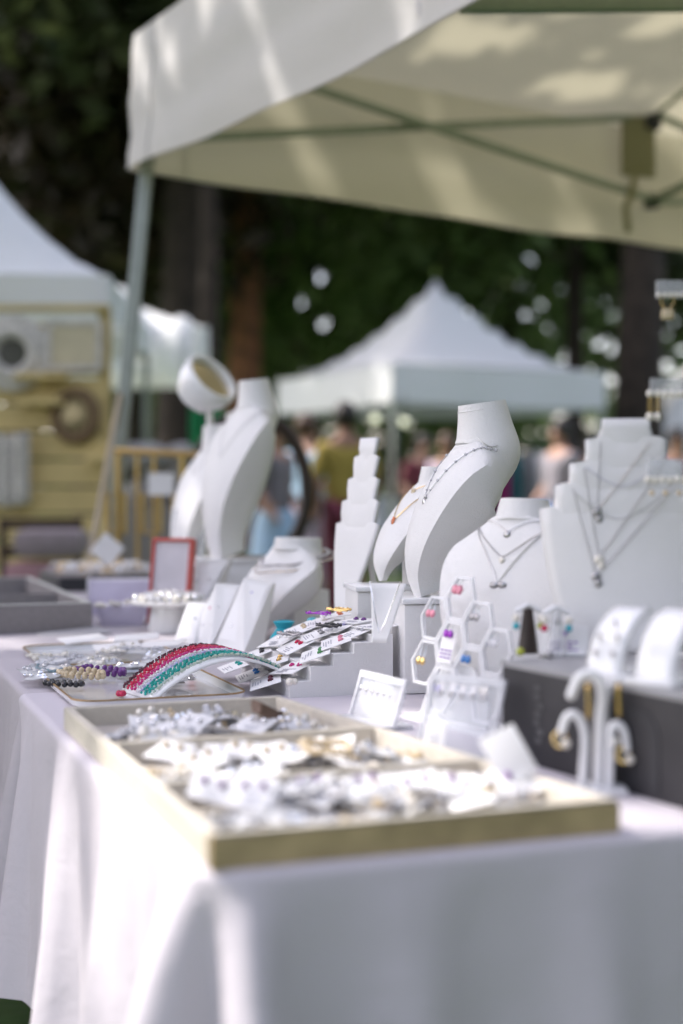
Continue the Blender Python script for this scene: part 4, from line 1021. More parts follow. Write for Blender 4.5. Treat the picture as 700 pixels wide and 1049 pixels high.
TALL = [(.088, .0, .024, .004, .075, 0), (.100, .06, .034, .006, .090, 0), (.098, .13, .050, .008, .105, 0), (.080, .205, .072, .011, .110, 0), (.052, .27, .092, .014, .100, 0), (.022, .318, .102, .020, .082, 0), (-.006, .343, .094, .036, .066, .15), (-.024, .357, .066, .046, .060, .7), (-.031, .372, .056, .048, .058, 1), (-.029, .41, .046, .043, .045, 1), (-.024, .45, .038, .0375, .0375, 1)]
# leaning bust on its white box in the middle
HIGH = [(.088, .0, .020, .004, .060, 0), (.098, .04, .034, .006, .080, 0), (.092, .09, .056, .009, .100, 0), (.066, .150, .082, .013, .105, 0), (.034, .195, .099, .019, .090, 0), (-.002, .219, .094, .036, .068, .15), (-.023, .233, .067, .047, .061, .7), (-.031, .248, .0565, .049, .058, 1), (-.029, .285, .047, .044, .046, 1), (-.024, .322, .0395, .039, .039, 1)]
HIGH = [(a * .97, z * .955, w_ * (.86 if z < .24 else .97), bu, tk * .95, e) for a, z, w_, bu, tk, e in HIGH]
locP = Vector((at(480, 500, 2.27).x, 2.27, TT + .149)); rzP = R(-74)
bp_, sP = make_bust('leaning_bust', 'tall white necklace bust in the middle, turned left, with a silver charm necklace', HIGH, locP, rzP)
necklace('long silver charm necklace on the tall middle bust', chain_v(sP, .72, .34, power=1.1), locP, rzP, M['chain'], pend=[(0, 0, -.006, .006, (1, .4, 1.3)), (.006, 0, .004, .004, (1, .5, 1))], beads_=(2, .0024, M['crystal']))
necklace('short fine silver chain with a pale stone round the tall middle bust', chain_v(sP, .78, .60), locP, rzP, M['chain'], r=.0006, pend=[(0, -.001, -.004, .005, (1, .5, 1.1))], pm=M['lavstone'])
# tall bust at the back left and its neighbours
riser_l = thing('riser_box', 'white riser under the tall bust at the left', 'riser', (at(243, 580, 3.6).x, 3.56, ZT2), R(12))
b = MB(); b.box((0, .03, .071), (.20, .20, .142), None, .006); b.build('body', M['acrylic_white'], riser_l)
b = MB(); b.box((0, .03, .1455), (.215, .215, .007), None, .002); b.build('top', M['acrylic_white'], riser_l)
locA = Vector((at(252, 500, 3.6).x, 3.60, ZT2 + .1495)); rzA = R(-53)
_, sA = make_bust('tall_bust', 'tall white bust on the riser at the left with a fine silver chain', TALL, locA, rzA)
necklace('fine silver chain hanging low on the tall bust at the left', chain_v(sA, .74, .36), locA, rzA, M['chain'])
WIDE = [(.10, .0, .03, .005, .08, 0), (.10, .08, .055, .008, .09, 0), (.085, .16, .085, .011, .09, 0), (.055, .235, .106, .015, .08, 0), (.020, .292, .104, .024, .068, .05), (-.004, .318, .080, .034, .054, .4), (-.018, .338, .056, .038, .046, .85), (-.028, .365, .044, .037, .040, 1), (-.036, .41, .038, .037, .037, 1)]
locB = Vector((at(214, 500, 3.80).x, 3.80, ZT2 + .075)); rzB = R(-56)
b = MB(); b.box((0, 0, .0375), (.20, .18, .075), None, .006); o = tag(b.build('riser_block', M['acrylic_white']), 'low white block under the bust at the far left of the group', 'riser'); o.location = locB - Vector((0, 0, .075)); o.rotation_euler = (0, 0, rzB)
tB, sB = make_bust('tall_bust', 'white bust half hidden at the left behind the tall bust on the riser', [tuple(c * (.93 if q < 5 else 1) for q, c in enumerate(r_)) for r_ in TALL], locB, rzB)
necklace('thin chain on the half hidden bust at the left', chain_v(sB, .76, .45), locB, rzB, M['chain'])
locC = Vector((at(238, 500, 3.99).x, 3.99, ZT2 + .09)); rzC = R(-56)
b = MB(); b.box((0, 0, .045), (.18, .16, .09), None, .006); o = tag(b.build('riser_block', M['acrylic_white']), 'low white block under the rearmost bust', 'riser'); o.location = locC - Vector((0, 0, .09)); o.rotation_euler = (0, 0, rzC)
make_bust('tall_bust', 'rearmost white bust showing only a shoulder behind the tall left bust', TALL, locC, rzC)
# low bust
LOW = [(.125, .006, .018, .004, .030, 0), (.122, .04, .040, .007, .045, 0), (.100, .085, .068, .010, .060, 0), (.070, .122, .092, .014, .070, 0), (.036, .150, .104, .024, .066, .05), (.010, .166, .088, .044, .060, .35), (-.001, .177, .064, .052, .055, .9), (-.004, .19, .055, .053, .053, 1), (-.005, .215, .051, .051, .051, 1)]
locM = Vector((at(304, 560, 3.12).x, 3.12, ZT2)); rzM = R(-50)
_, sM = make_bust('low_bust', 'low white bust leaning forward with a beaded silver collar', LOW, locM, rzM, ((0, .02, .05), (.06, .10, .10)))
def collar(label, rx, rf, zf, dz, r, mats, n):
    t_ = thing('necklace', label, 'necklace', locM, rzM); ring = []
    for k in range(n):
        a = 2 * PI * k / n; c = math.cos(a); ring.append(Vector((rx * math.sin(a), -(rf * c + .006), zf + dz * (1 - c) / 2 + .0016 * math.sin(5 * a))))
    b = MB(); b.tube(ring, r * .45, 6, True); b.build('chain', mats[0], t_)
    b = MB()
    for q in ring: b.ball(q, r * random.uniform(.8, 1.2), 7, 5)
    b.build('beads', mats[1], t_); return t_
collar('thick beaded silver collar necklace on the low white bust', .076, .074, .157, .030, .0036, (M['chain'], M['chain']), 74)
collar('gold flecked necklace outside the silver collar on the low white bust', .084, .088, .142, .040, .0024, (M['gold'], M['crystal']), 96)
# small bust on the white box
SMALL = [(.108, .008, .006, .003, .010, 0), (.108, .042, .030, .007, .026, 0), (.088, .085, .052, .010, .038, 0), (.058, .122, .066, .015, .048, 0), (.028, .146, .066, .026, .048, .1), (.004, .160, .046, .034, .040, .7), (-.002, .172, .036, .034, .034, 1), (-.004, .208, .0285, .028, .028, 1)]
bx = thing('riser_box', 'white box under the small bust with the orange pendant', 'riser', (at(394, 640, 2.47).x, 2.50, TT), R(10))
b = MB(); b.box((0, .03, .070), (.108, .12, .140), None, .007); b.build('body', M['white'], bx)
b = MB(); b.box((0, .03, .1445), (.114, .126, .009), None, .003); b.build('lid', M['acrylic_white'], bx)
locO = Vector((at(446, 560, 2.54).x, 2.54, TT + .149)); rzO = R(-66)
_, sO = make_bust('small_bust', 'small white leaf shaped bust with an orange stone pendant', SMALL, locO, rzO, ((0, -.03, .045), (.028, .06, .09)))
necklace('gold chain with an orange stone pendant on the small white bust', chain_v(sO, .74, .36), locO, rzO, M['gold'], r=.0008, pend=[(0, -.001, -.003, .0055, (1, .5, 1.1)), (.004, -.001, .003, .004, (1, .6, 1))], pm=M['orange'])
necklace('short gold charm chain on the small white bust', chain_v(sO, .78, .56), locO, rzO, M['gold'], r=.0007, pend=[(0, 0, -.004, .005, (1, .4, 1.2)), (.006, 0, 0, .004, (1, .4, 1))], pm=M['amber'])
b2_ = thing('riser_box', 'white riser box under the tall middle bust, half hidden behind the hexagon earring stand', 'riser', (at(440, 640, 2.26).x, 2.24, TT), R(10))
b = MB(); b.box((0, .04, .070), (.10, .15, .140), None, .007); b.build('body', M['white'], b2_)
b = MB(); b.box((0, .04, .1445), (.106, .156, .009), None, .003); b.build('lid', M['acrylic_white'], b2_)
# bust right of the tall one
MID = [(.070, .0, .022, .004, .03, 0), (.076, .06, .054, .006, .035, 0), (.066, .13, .088, .009, .04, 0), (.042, .195, .106, .014, .045, 0), (.018, .236, .100, .024, .043, .05), (-.002, .258, .066, .034, .040, .5), (-.009, .271, .045, .038, .038, .95), (-.012, .304, .034, .033, .032, 1)]
locQ = Vector((at(533, 560, 2.0).x, 2.0, TT)); rzQ = R(-38)
_, sQ = make_bust('medium_bust', 'white bust with two silver pendant necklaces right of the tall bust', MID, locQ, rzQ)
necklace('silver pendant necklace worn high on the medium bust', chain_v(sQ, .82, .60, power=1.02), locQ, rzQ, M['chain'], pend=[(0, 0, -.005, .006, (1, .5, 1.1))], pm=M['silverdark'])
necklace('long silver knot necklace worn low on the medium bust', chain_v(sQ, .79, .40, power=1.02), locQ, rzQ, M['chain'], pend=[(-.006, 0, -.003, .006, (1.2, .5, .8)), (.007, 0, -.002, .006, (1.2, .5, .8))], pm=M['silverdark'])
necklace('middle silver chain with a small pearl on the medium bust', chain_v(sQ, .78, .49), locQ, rzQ, M['chain'], r=.0007, pend=[(0, 0, -.005, .005, (1, .7, 1))], pm=M['pearl'])
# ------------------------------------------------------------------ stepped boards
def board(rows, curve, lean, ncol=15):
    """rows: (z, half width); equal z twice makes a step"""
    b = MB(); rows = rows
    def f(i, j):
        z, hw = rows[i]; x = hw * (2 * j / (ncol - 1) - 1); return Vector((x, curve * x * x + lean * z, z))
    b.grid(f, len(rows), ncol); return b, (lambda x, z, off=.004: Vector((x, curve * x * x + lean * z - off, z)))
locR = Vector((at(643, 560, 1.76).x, 1.76, .873)); kR = 1.76 / F
def zr(py): return at(643, py, 1.76).z - .873
rowsR = [(428, 24), (438, 25), (450, 28), (450, 41), (462, 41), (475, 42), (475, 57), (487, 57), (498, 58), (498, 72), (510, 72), (523, 73), (523, 87), (540, 86), (560, 84), (580, 81), (600, 77), (620, 72), (640, 66), (660, 58), (685, 50)]
rowsR = [(max(zr(a), .002) , w_ * kR) for a, w_ in rowsR]
tR = thing('stepped_bust', 'wide white stepped necklace board at the right hung with many silver chains', 'necklace board', locR, R(-6))
b, fR = board(rowsR, 1.6, .12); b.build('board', M['white'], tR, smooth=True, solid=.006, off=1)
b = MB(); b.box((0, .11, .10), (.05, .005, .20), rot(R(-12))); b.build('easel_leg', M['white'], tR)
nR = [(-.031, 452, -.036, 522, .030, 452, 'silver bar pendant necklace highest on the stepped board', 'silverdark'), (-.050, 478, -.005, 498, .045, 470, 'plain silver chain looped across the upper stepped board', None), (-.052, 478, -.034, 570, .05, 470, 'pearl and silver drop necklace in the middle of the stepped board', 'pearl'), (-.066, 500, -.038, 588, .062, 495, 'silver heart necklace hanging lowest on the stepped board', 'silverdark'), (-.067, 502, -.010, 532, .06, 492, 'fine silver chain looped low across the stepped board', None)]
for i, (x0, y0, xm, ym, x1, y1, lb, pm) in enumerate(nR):
    pts = []; pw = 1.5 if pm is None else 1.06
    for k in range(41):
        u_ = -1 + 2 * k / 40; xe = x0 if u_ < 0 else x1; ye = y0 if u_ < 0 else y1
        x = xm + (xe - xm) * abs(u_) ** (1.0 if pm else .9); z = zr(ym) + (zr(ye) - zr(ym)) * abs(u_) ** pw
        pts.append(fR(x, z, .0075 + .0006 * i))
    necklace(lb, pts, locR, R(-6), M['chain'], r=.00065, pend=([(0, 0, -.004, .0055, (1.1, .6, 1)), (.003, 0, -.012, .0045, (1, .6, 1.3))] if pm else None), pm=M[pm] if pm else None)
rowsN_scale = .86
locN = Vector((at(350, 600, 2.72).x, 2.72, ZT2 + .065)); 
rowsN = [(.355, .034), (.335, .033), (.318, .031), (.318, .047), (.30, .0455), (.275, .043), (.275, .060), (.255, .058), (.232, .055), (.232, .073), (.21, .071), (.188, .068), (.188, .086), (.17, .083), (.15, .078), (.12, .067), (.08, .050), (.04, .033), (.0, .017)]
tN = thing('stepped_easel', 'narrow white stepped easel board between the low bust and small bust', 'necklace board', locN, R(-58))
rowsN = [(a, w_ * rowsN_scale) for a, w_ in rowsN]
b, fN = board(rowsN, 1.0, .19); b.build('board', M['white'], tN, solid=.007, off=1)
b = MB(); b.tube([(0, .055, .20), (.0, .085, .0)], .006, 8); b.build('easel_leg', M['white'], tN)
ob = thing('riser_box', 'low white box under the narrow stepped easel', 'riser', (locN.x + .01, locN.y, ZT2), R(-8))
b = MB(); b.box((0, .03, .030), (.14, .20, .060), None, .004); b.build('body', M['white'], ob); b = MB(); b.box((0, .03, .0625), (.146, .206, .005), None, .002); b.build('lid', M['acrylic_white'], ob)
# turquoise pouch and stone
M['pouch'] = mat('turquoise_velvet', (.02, .36, .46), .8, var=.1, scale=30)
tpq = on(291, 690, TT); tpq.y = 2.62; tpq.x = at(291, 640, 2.62).x
b = MB(); b.lathe([(0, 0), (.024, .002), (.028, .02), (.025, .045), (.013, .062), (.020, .074), (.010, .076), (0, .066)], 18); o = tag(b.build('velvet_pouch', M['pouch']), 'turquoise velvet pouch behind the stepped earring stand', 'pouch'); o.location = tpq
b = MB(); b.ball((0, 0, .006), .009, 12, 8, (1.2, .8, .75)); o = tag(b.build('turquoise_stone', M['turquoise']), 'small turquoise stone on the low box by the easel', 'stone'); o.location = locN + Vector((-.055, -.02, .001))
# ================================================================== STEPPED EARRING STAND
sb0 = on(405, 711); sbA = on(297, 715); sbrz = math.atan2((sb0 - sbA).y, (sb0 - sbA).x) + R(4)
sb = thing('stepped_stand', 'white stepped stand spread with earring cards beside the bead arch', 'earring stand', sbA, sbrz)
SW = (sb0 - sbA).length; SD = .30
steps = [(.00, .024), (.20, .024), (.20, .046), (.42, .046), (.42, .064), (.62, .064), (.62, .080), (.80, .080), (.80, .092), (1.0, .092)]
out = [(0, 0)] + [(a * SW, z) for a, z in steps] + [(SW, 0)]
b = MB(); b.prism(out, 0, SD); b.build('steps', M['white'], sb, smooth=False)
ecols = [('magenta', 'violet', 'bright magenta studs'), ('gold', 'gold', 'gold flower studs'), ('onyx', 'onyx', 'black square studs'), ('green', 'green', 'green stone studs'), ('ruby', 'ruby', 'ruby red studs'), ('silver', 'silver', 'large silver studs'), ('pink', 'pink', 'pale pink studs'), ('silverdark', 'silverdark', 'dark silver leaf studs'), ('amber', 'amber', 'champagne bead studs'), ('crystal', 'crystal', 'clear crystal studs'), ('lavstone', 'lavstone', 'lavender studs'), ('pearl', 'pearl', 'pearl studs'), ('steelblue', 'steelblue', 'steel blue studs'), ('purple', 'purple', 'dark purple studs'), ('orange', 'orange', 'orange stone studs'), ('wine', 'wine', 'wine red studs'), ('blue', 'blue', 'blue stone studs'), ('teal', 'teal', 'teal studs')]
ei = 0
for (ax, z, ang) in ((.10, .040, 22), (.32, .062, 22), (.54, .079, 20), (.74, .092, 18), (.92, .101, 6), (-.14, .020, 20)):
    for dq in (.045, .145, .245):
        e = ecols[ei % len(ecols)]; ei += 1
        t = thing('earring_card', 'white card with ' + e[2] + ' on the stepped stand', 'earring card', sb.location, 0, 'earring cards on the stepped stand')
        Mx = Matrix.Translation(sb.location) @ Matrix.Rotation(sbrz, 4, 'Z') @ Matrix.Translation((ax * SW, dq + random.uniform(-.01, .01), z)) @ Matrix.Rotation(R(-ang + random.uniform(-4, 4)), 4, 'Y') @ Matrix.Rotation(R(random.uniform(-24, 24)), 4, 'Z')
        t.matrix_world = Mx
        b = MB(); b.box((0, 0, 0), (.050, random.uniform(.050, .078), .0012), None, .0004); b.build('card', M['whitecard'], t)
        b = MB()
        for q in range(4): b.box((-.008 - .0042 * q, random.uniform(-.008, .008), .0012), (.0014, random.uniform(.010, .034), .0006))
        b.build('print', M['ink'], t)
        for s in (-1, 1):
            b = MB(); b.ball((.008, s * .010, .003), .0032, 9, 6, (1, 1, .8))
            for q in range(5): b.ball((.008 + .0034 * math.cos(q * 1.256), s * .010 + .0034 * math.sin(q * 1.256), .002), .0017, 6, 4)
            b.build('earring', M[e[0]], t)
Mb = Matrix.Translation(sb.location) @ Matrix.Rotation(sbrz, 4, 'Z')
for (ax, dy, zz, mk, nn, lb) in ((.86, .20, .112, 'gold', 9, 'gold twig brooch topmost on the stepped stand'), (.70, .23, .104, 'violet', 5, 'violet stone brooch at the back of the stepped stand'), (.60, .12, .094, 'onyx', 12, 'dark chain heap in the middle of the stepped stand'), (.34, .20, .074, 'silverdark', 12, 'dull silver chain heap at the left of the stepped stand')):
    b = MB(); b.tube([(.016 * math.cos(k * 1.1) * (1 + .3 * math.sin(k)), .020 * math.sin(k * .9), .003 + .002 * math.sin(k * 2.3)) for k in range(nn * 2)], .0012, 5)
    for k in range(nn): b.ball((.016 * math.cos(k * 2.2), .018 * math.sin(k * 1.7), .004), .0026, 7, 5)
    o = tag(b.build('brooch' if 'brooch' in lb else 'chain_heap', M[mk]), lb, 'brooch' if 'brooch' in lb else 'chain'); o.matrix_world = Mb @ Matrix.Translation((ax * SW, dy, zz))
# white curled card in front of the white box
cc2 = thing('necklace_card', 'white tapered necklace card leaning on the white box under the small bust', 'necklace card', on(388, 659, TT + .094) , R(-14))
b = MB()
def tc_(i, j):
    s, q = i / 10 - .5, j / 10; w_ = .022 + .032 * q; return (s * w_ + .008 * q, .006 + .03 * q - .3 * (s * w_) ** 2 / .05, q * .085)
b.grid(tc_, 11, 11); b.build('card', M['whitecard'], cc2, solid=.0012)
b = MB(); b.tube([(-.02, .030, .088), (-.004, .006, .03), (0, .004, .014), (.008, .008, .03), (.026, .030, .088)], .0008, 5); b.build('chain', M['silver'], cc2)
# ================================================================== HEXAGON EARRING STAND
hx = thing('hexagon_stand', 'white honeycomb earring stand with hexagon openings', 'earring stand', (.100, 1.965, TT), math.atan2(-.88, .47))
HP = .063; Rx = HP / math.sqrt(3); cs = 1.5 * Rx
cells = [(0, 3), (0, 1.0 + 1), (1, 3.5), (1, 2.5), (1, 1.5), (2, 3), (2, 2), (2, 1), (3, 2.5), (3, 1.5), (3, .5)]
cells = [(0, 2.27), (0, 1.27), (1, 2.77), (1, 1.77), (1, .77), (2, 2.27), (2, 1.27), (3, 1.77), (3, .77)]
lean = R(-14)
HM = Matrix.Rotation(lean, 4, 'X')
def hexring(b, cx, cz, r0, r1, th):
    o_ = [(cx + r0 * math.cos(k * PI / 3), cz + r0 * math.sin(k * PI / 3)) for k in range(6)]; i_2 = [(cx + r1 * math.cos(k * PI / 3), cz + r1 * math.sin(k * PI / 3)) for k in range(6)]
    vs = []
    for y in (-th / 2, th / 2): vs += [(x, y, z) for x, z in o_] + [(x, y, z) for x, z in i_2]
    fs = []
    for k in range(6):
        n = (k + 1) % 6
        fs += [[k, n, 6 + n, 6 + k], [12 + k, 18 + k, 18 + n, 12 + n], [k, 12 + k, 12 + n, n], [6 + k, 6 + n, 18 + n, 18 + k]]
    b._add(vs, fs, HM)
for (c, q) in cells:
    b = MB(); hexring(b, c * cs, q * HP, Rx * .985, Rx * .85, .005); b.build('hexagon_cell', M['frost'], hx, smooth=False)
b = MB(); b.box((1.5 * cs, .03, .004), (3.6 * cs, .07, .008), None, .002)
b.build('base', M['acrylic_white'], hx)
b = MB(); b.prism([(-.01, 0), (.0, 0.05), (.03, .09), (.10, .085), (.15, .045), (.16, 0)], .012, .016, HM); b.build('back_plate', M['clear'], hx, smooth=False)
hxw = Matrix.Translation(hx.location) @ Matrix.Rotation(hx.rotation_euler.z, 4, 'Z') @ HM
hearr = [((1, 2.77), 'pink', 'pink flower', .012), ((0, 2.27), 'pink', 'small pale pink drop', .018), ((1, 1.77), 'violet', 'bright violet heart', .010), ((2, 2.27), 'silverdark', 'dark silver drop', .014), ((2, 1.27), 'blue', 'bright blue ball', .008), ((1, .77), 'lavstone', 'lavender crystal drop', .022), ((3, 1.77), 'crystal', 'clear crystal drop', .012), ((0, 1.27), 'gold', 'gold and silver drop', .022), ((3, .77), 'pearl', 'pearl drop', .012)]
for (cq, mk, nm_, ln) in hearr:
    for s in (-1, 1):
        t = thing('earring', ('left' if s < 0 else 'right') + ' ' + nm_ + ' earring of the pair on the honeycomb stand', 'earring', (0, 0, 0), 0, 'earrings on the honeycomb stand')
        t['label'] = nm_ + ' earring ' + ('left' if s < 0 else 'right') + ' in its hexagon of the honeycomb stand'
        t.matrix_world = hxw @ Matrix.Translation((cq[0] * cs + s * .0055, -.006, cq[1] * HP + HP * .36))
        b = MB(); b.tube([(0, 0, .003), (0, -.002, 0), (0, -.002, -ln)], .0006, 5); b.build('hook', M['silver'], t)
        b = MB(); b.ball((0, -.003, -ln), .0052, 9, 7, (1, .6, 1.1))
        if 'flower' in nm_:
            for q in range(5): b.ball((.004 * math.cos(q * 1.256), -.003, -ln + .004 * math.sin(q * 1.256)), .0032, 7, 5)
        b.build('drop', M[mk], t)
t = thing('earring_card', 'white printed card held in the middle of the honeycomb stand', 'earring card'); t.matrix_world = hxw @ Matrix.Translation((1 * cs, -.0055, 1.77 * HP - .006))
b = MB(); b.box((0, 0, 0), (.034, .0012, .042)); b.build('card', M['whitecard'], t)
b = MB()
for q in range(9): b.box((-.010 + .01 * (q % 3), -.0012, -.004 - .005 * (q // 3)), (.007, .0008, .0022))
b.build('print', M['purpleink'], t)
# ================================================================== ACRYLIC EARRING STANDS
def acrylic_stand(label, loc, rz, w_, h_, lean_, n, em, seed):
    t = thing('acrylic_stand', label, 'earring stand', loc, rz)
    b = MB(); b.box((0, 0, .003), (w_, .06, .006), None, .001); b.build('base', M['clear'], t)
    Mx = rot(R(-lean_))
    b = MB(); b.box((-w_ / 2 + .003, 0, h_ / 2), (.006, .006, h_), Mx, .001); b.box((w_ / 2 - .003, 0, h_ / 2), (.006, .006, h_), Mx, .001); b.box((0, 0, h_ - .004), (w_, .0064, .010), Mx, .001)
    b.build('frame', M['frost'], t)
    b = MB(); b.box((0, .001, h_ / 2), (w_ - .016, .002, h_ - .01), Mx); b.build('panel', M['clear2'], t)
    for k in range(n):
        x = (-.5 + (k + .5) / n) * (w_ - .03); q = thing('earring', 'x', 'earring'); q.matrix_world = Matrix.Translation(loc) @ Matrix.Rotation(rz, 4, 'Z') @ Mx @ Matrix.Translation((x, -.006, h_ - .014))
        q['label'] = seed[k]; q['group'] = seed[-1]
        b = MB(); b.tube([(0, 0, .004), (0, -.001, -.006)], .0006, 5); b.build('hook', M['silver'], q)
        b = MB(); b.ball((0, -.001, -.010), .0032, 8, 6, (1, .6, 1.2)); b.build('drop', M[em], q)
    return t
same = lambda s, g_, n: [s] * n + [g_]
acrylic_stand('low clear acrylic earring stand beside the stepped stand', on(380, 742), R(-62), .125, .068, 18, 6, 'silver', same('silver drop earring on the low acrylic stand', 'earrings on the low acrylic stand', 6))
acrylic_stand('taller clear acrylic earring stand in front of the honeycomb stand', on(462, 780), R(-38), .105, .102, 22, 5, 'silverdark', same('dark silver drop earring on the taller acrylic stand', 'earrings on the taller acrylic stand', 5))
c = thing('price_card', 'small white price card with grey writing in front of the acrylic stands', 'card', on(441, 787), R(-28), rx=R(-18))
b = MB(); b.box((0, 0, .026), (.026, .0014, .052)); b.build('card', M['whitecard'], c)
b = MB()
for q in range(5): b.box((0, -.0012, .014 + .006 * q), (.014 - .002 * (q % 2), .0006, .0016))
b.build('print', M['ink'], c)
# ================================================================== DARK BOX AND WHAT STANDS ON IT
nb0 = Vector((.192, 1.695, 0)); nb1 = Vector((.339, 1.413, 0)); dv = (nb1 - nb0).normalized(); 
LB = .46; BH = .113; BW = .36
bxd = thing('dark_box', 'dark slate box with a faint grey picture on its side', 'box', (nb0.x, nb0.y, TT), math.atan2(dv.y, dv.x))
b = MB(); b.box((LB / 2, BW / 2, BH / 2 - .002), (LB, BW, BH - .004), None, .002); b.build('body', M['slate'], bxd)
b = MB(); b.box((LB / 2, BW / 2, BH - .002), (LB + .003, BW + .003, .007), None, .002); b.build('lid_edge', mat('grey_lid', (.33, .33, .34), .5), bxd)
M['greyprint'] = mat('grey_print', (.10, .10, .105), .55, var=.2, scale=20)
# faint printed shapes on the side: a dotted column and a broad arch
b = MB()
for k in range(7): b.box((.075 + .004 * math.sin(k * 2), -.0006, .030 + .010 * k), (.012, .0012, .006))
b.build('printed_motif', M['greyprint'], bxd)
b = MB(); pts = []
for k in range(15): a = PI * k / 14; pts.append((.235 + .050 * math.cos(a), .062 + .034 * math.sin(a)))
o_ = pts + [(.185, .008)] + [(.200, .008)] + [(.235 + .035 * math.cos(PI - PI * k / 14), .060 + .022 * math.sin(PI * k / 14)) for k in range(15)] + [(.270, .008), (.285, .008)]
b.prism(o_, -.0012, -.0002); b.build('printed_motif', mat('dark_print', (.028, .028, .032), .6), bxd, smooth=False)
BT = TT + BH + .002
# card holder on the box
c = thing('card_holder', 'white card with purple writing standing on the left end of the dark box', 'card', on(578, 671, BT), R(-8))
b = MB(); b.box((0, 0, .018), (.058, .0016, .036), rot(R(-12)), .0005); b.build('card', M['whitecard'], c)
b = MB()
for q in range(3):
    for s in range(5 - q % 2): b.box((-.014 + .007 * s, -.0006, .006 + .0048 * q), (.005, .0016, .0022), rot(R(-12)))
b.build('writing', M['purpleink'], c)
b = MB(); b.prism([(-.005, .029), (.005, .029), (.003, .0245), (.0, .022), (-.003, .0245)], -.0016, -.0004, rot(R(-12))); b.build('emblem', M['purpleink'], c, smooth=False)
b = MB(); b.box((0, -.004, .003), (.052, .024, .006), None, .002); b.build('base', M['acrylic_white'], c)
# curved white ring ramps
def ring_ramp(label, loc, rz, w_, h_, l_, marks):
    t = thing('curved_ramp', label, 'ramp', loc, rz); b = MB()
    def f(i, j):
        a = i / 16 * R(78); return ((j / 4 - .5) * w_, l_ * (1 - math.cos(a)) / (1 - math.cos(R(78))) * .9 - l_ * .5, h_ * math.sin(a) / math.sin(R(78)))
    b.grid(f, 17, 5); b.build('ramp', M['acrylic_white'], t, solid=.005)
    b = MB(); b.box((0, -.004, .003), (w_ + .012, l_ + .02, .006), None, .002); b.build('base', M['acrylic_white'], t)
    if marks:
        for k, (i, j) in enumerate(((4, 1), (4, 3), (7, 1), (7, 3), (10, 2))):
            p = Vector(f(i, j)) + Vector((0, -.004, .003)); b = MB(); b.ball((0, 0, 0), .0028, 8, 6); b.tube([(0, 0, 0), (.002, -.001, -.007)], .0008, 5)
            o = tag(b.build('stud_earring', M['silverdark']), ('lower left', 'lower right', 'middle left', 'middle right', 'topmost')[k] + ' dark stud earring on the curved white ramp', 'earring', 'stud earrings on the curved ramp'); o.matrix_world = Matrix.Translation(loc) @ Matrix.Rotation(rz, 4, 'Z') @ Matrix.Translation(p)
    return t
ring_ramp('curved white ramp with dark stud earrings on the dark box', on(636, 692, BT), R(-42), .042, .074, .072, True)
ring_ramp('plain curved white ramp at the right end of the dark box', on(688, 698, BT), R(-42), .045, .076, .072, False)
# slim stand with beads left of the card
for k, (px, lb) in enumerate(((541, 'dark tapered earring stand with turquoise drops, left of two'), (570, 'dark tapered earring stand with red and turquoise drops, right of two'))):
    p = on(px, 672, BT + .0) if k else on(px, 669, BT); t = thing('tapered_stand', lb, 'earring stand', p, R(10))
    b = MB(); b.lathe([(.0, 0), (.013, 0), (.012, .01), (.006, .055), (.0, .056)], 12); b.build('stem', M['darkbrown'] if k == 0 else M['clear'], t)
    b = MB(); b.tube([(-.016, 0, .052), (0, 0, .060), (.016, 0, .052)], .0035, 8); b.build('crossbar', M['acrylic_white'], t)
    for s in (-1, 1):
        q = thing('earring', ('left' if s < 0 else 'right') + ' bead drop earring on the ' + ('left' if k == 0 else 'right') + ' tapered stand', 'earring', p + Vector((s * .015, -.003, .050)))
        b = MB(); b.ball((0, 0, -.006), .0050, 8, 6); b.build('pearl', M['pearl'], q); b = MB(); b.ball((0, 0, -.016), .0046, 8, 6); b.build('bead', M['turquoise' if (s < 0) == (k == 0) else ('yellowgreen' if k == 0 else 'ruby')], q)
    b = MB(); b.ball((0, 0, .004), .0055, 8, 6)
    o = tag(b.build('stone_bead', M['yellowgreen'] if k == 0 else M['silverdark']), ('lime stone' if k == 0 else 'dull silver bead') + ' at the foot of a tapered stand', 'bead'); o.location = p + Vector((-.012, -.02, 0))
# clear little holders with pearl studs behind the card
for k, (px, py, lb) in enumerate(((602, 662, 'clear peg with a pearl in front of the stepped board'), (625, 655, 'clear peg with a gold loop in front of the stepped board'), (650, 652, 'clear peg with two pearls in front of the stepped board'))):
    p = on(px, 672, BT); p.y += .05; t = thing('clear_peg', lb, 'earring stand', p)
    b = MB(); b.lathe([(0, 0), (.010, 0), (.010, .004), (.004, .006), (.004, .04), (0, .042)], 12); b.build('peg', M['clear'], t)
    b = MB(); b.ball((0, -.006, .042), .006, 9, 7)
    if k == 2: b.ball((.012, -.006, .042), .006, 9, 7)
    b.build('pearl', M['pearl'], t)
    if k == 1: b = MB(); b.tube([(.011 * math.cos(2 * PI * q / 18), -.008, .028 + .014 * math.sin(2 * PI * q / 18)) for q in range(18)], .0012, 5, True); b.build('loop', M['gold'], t)
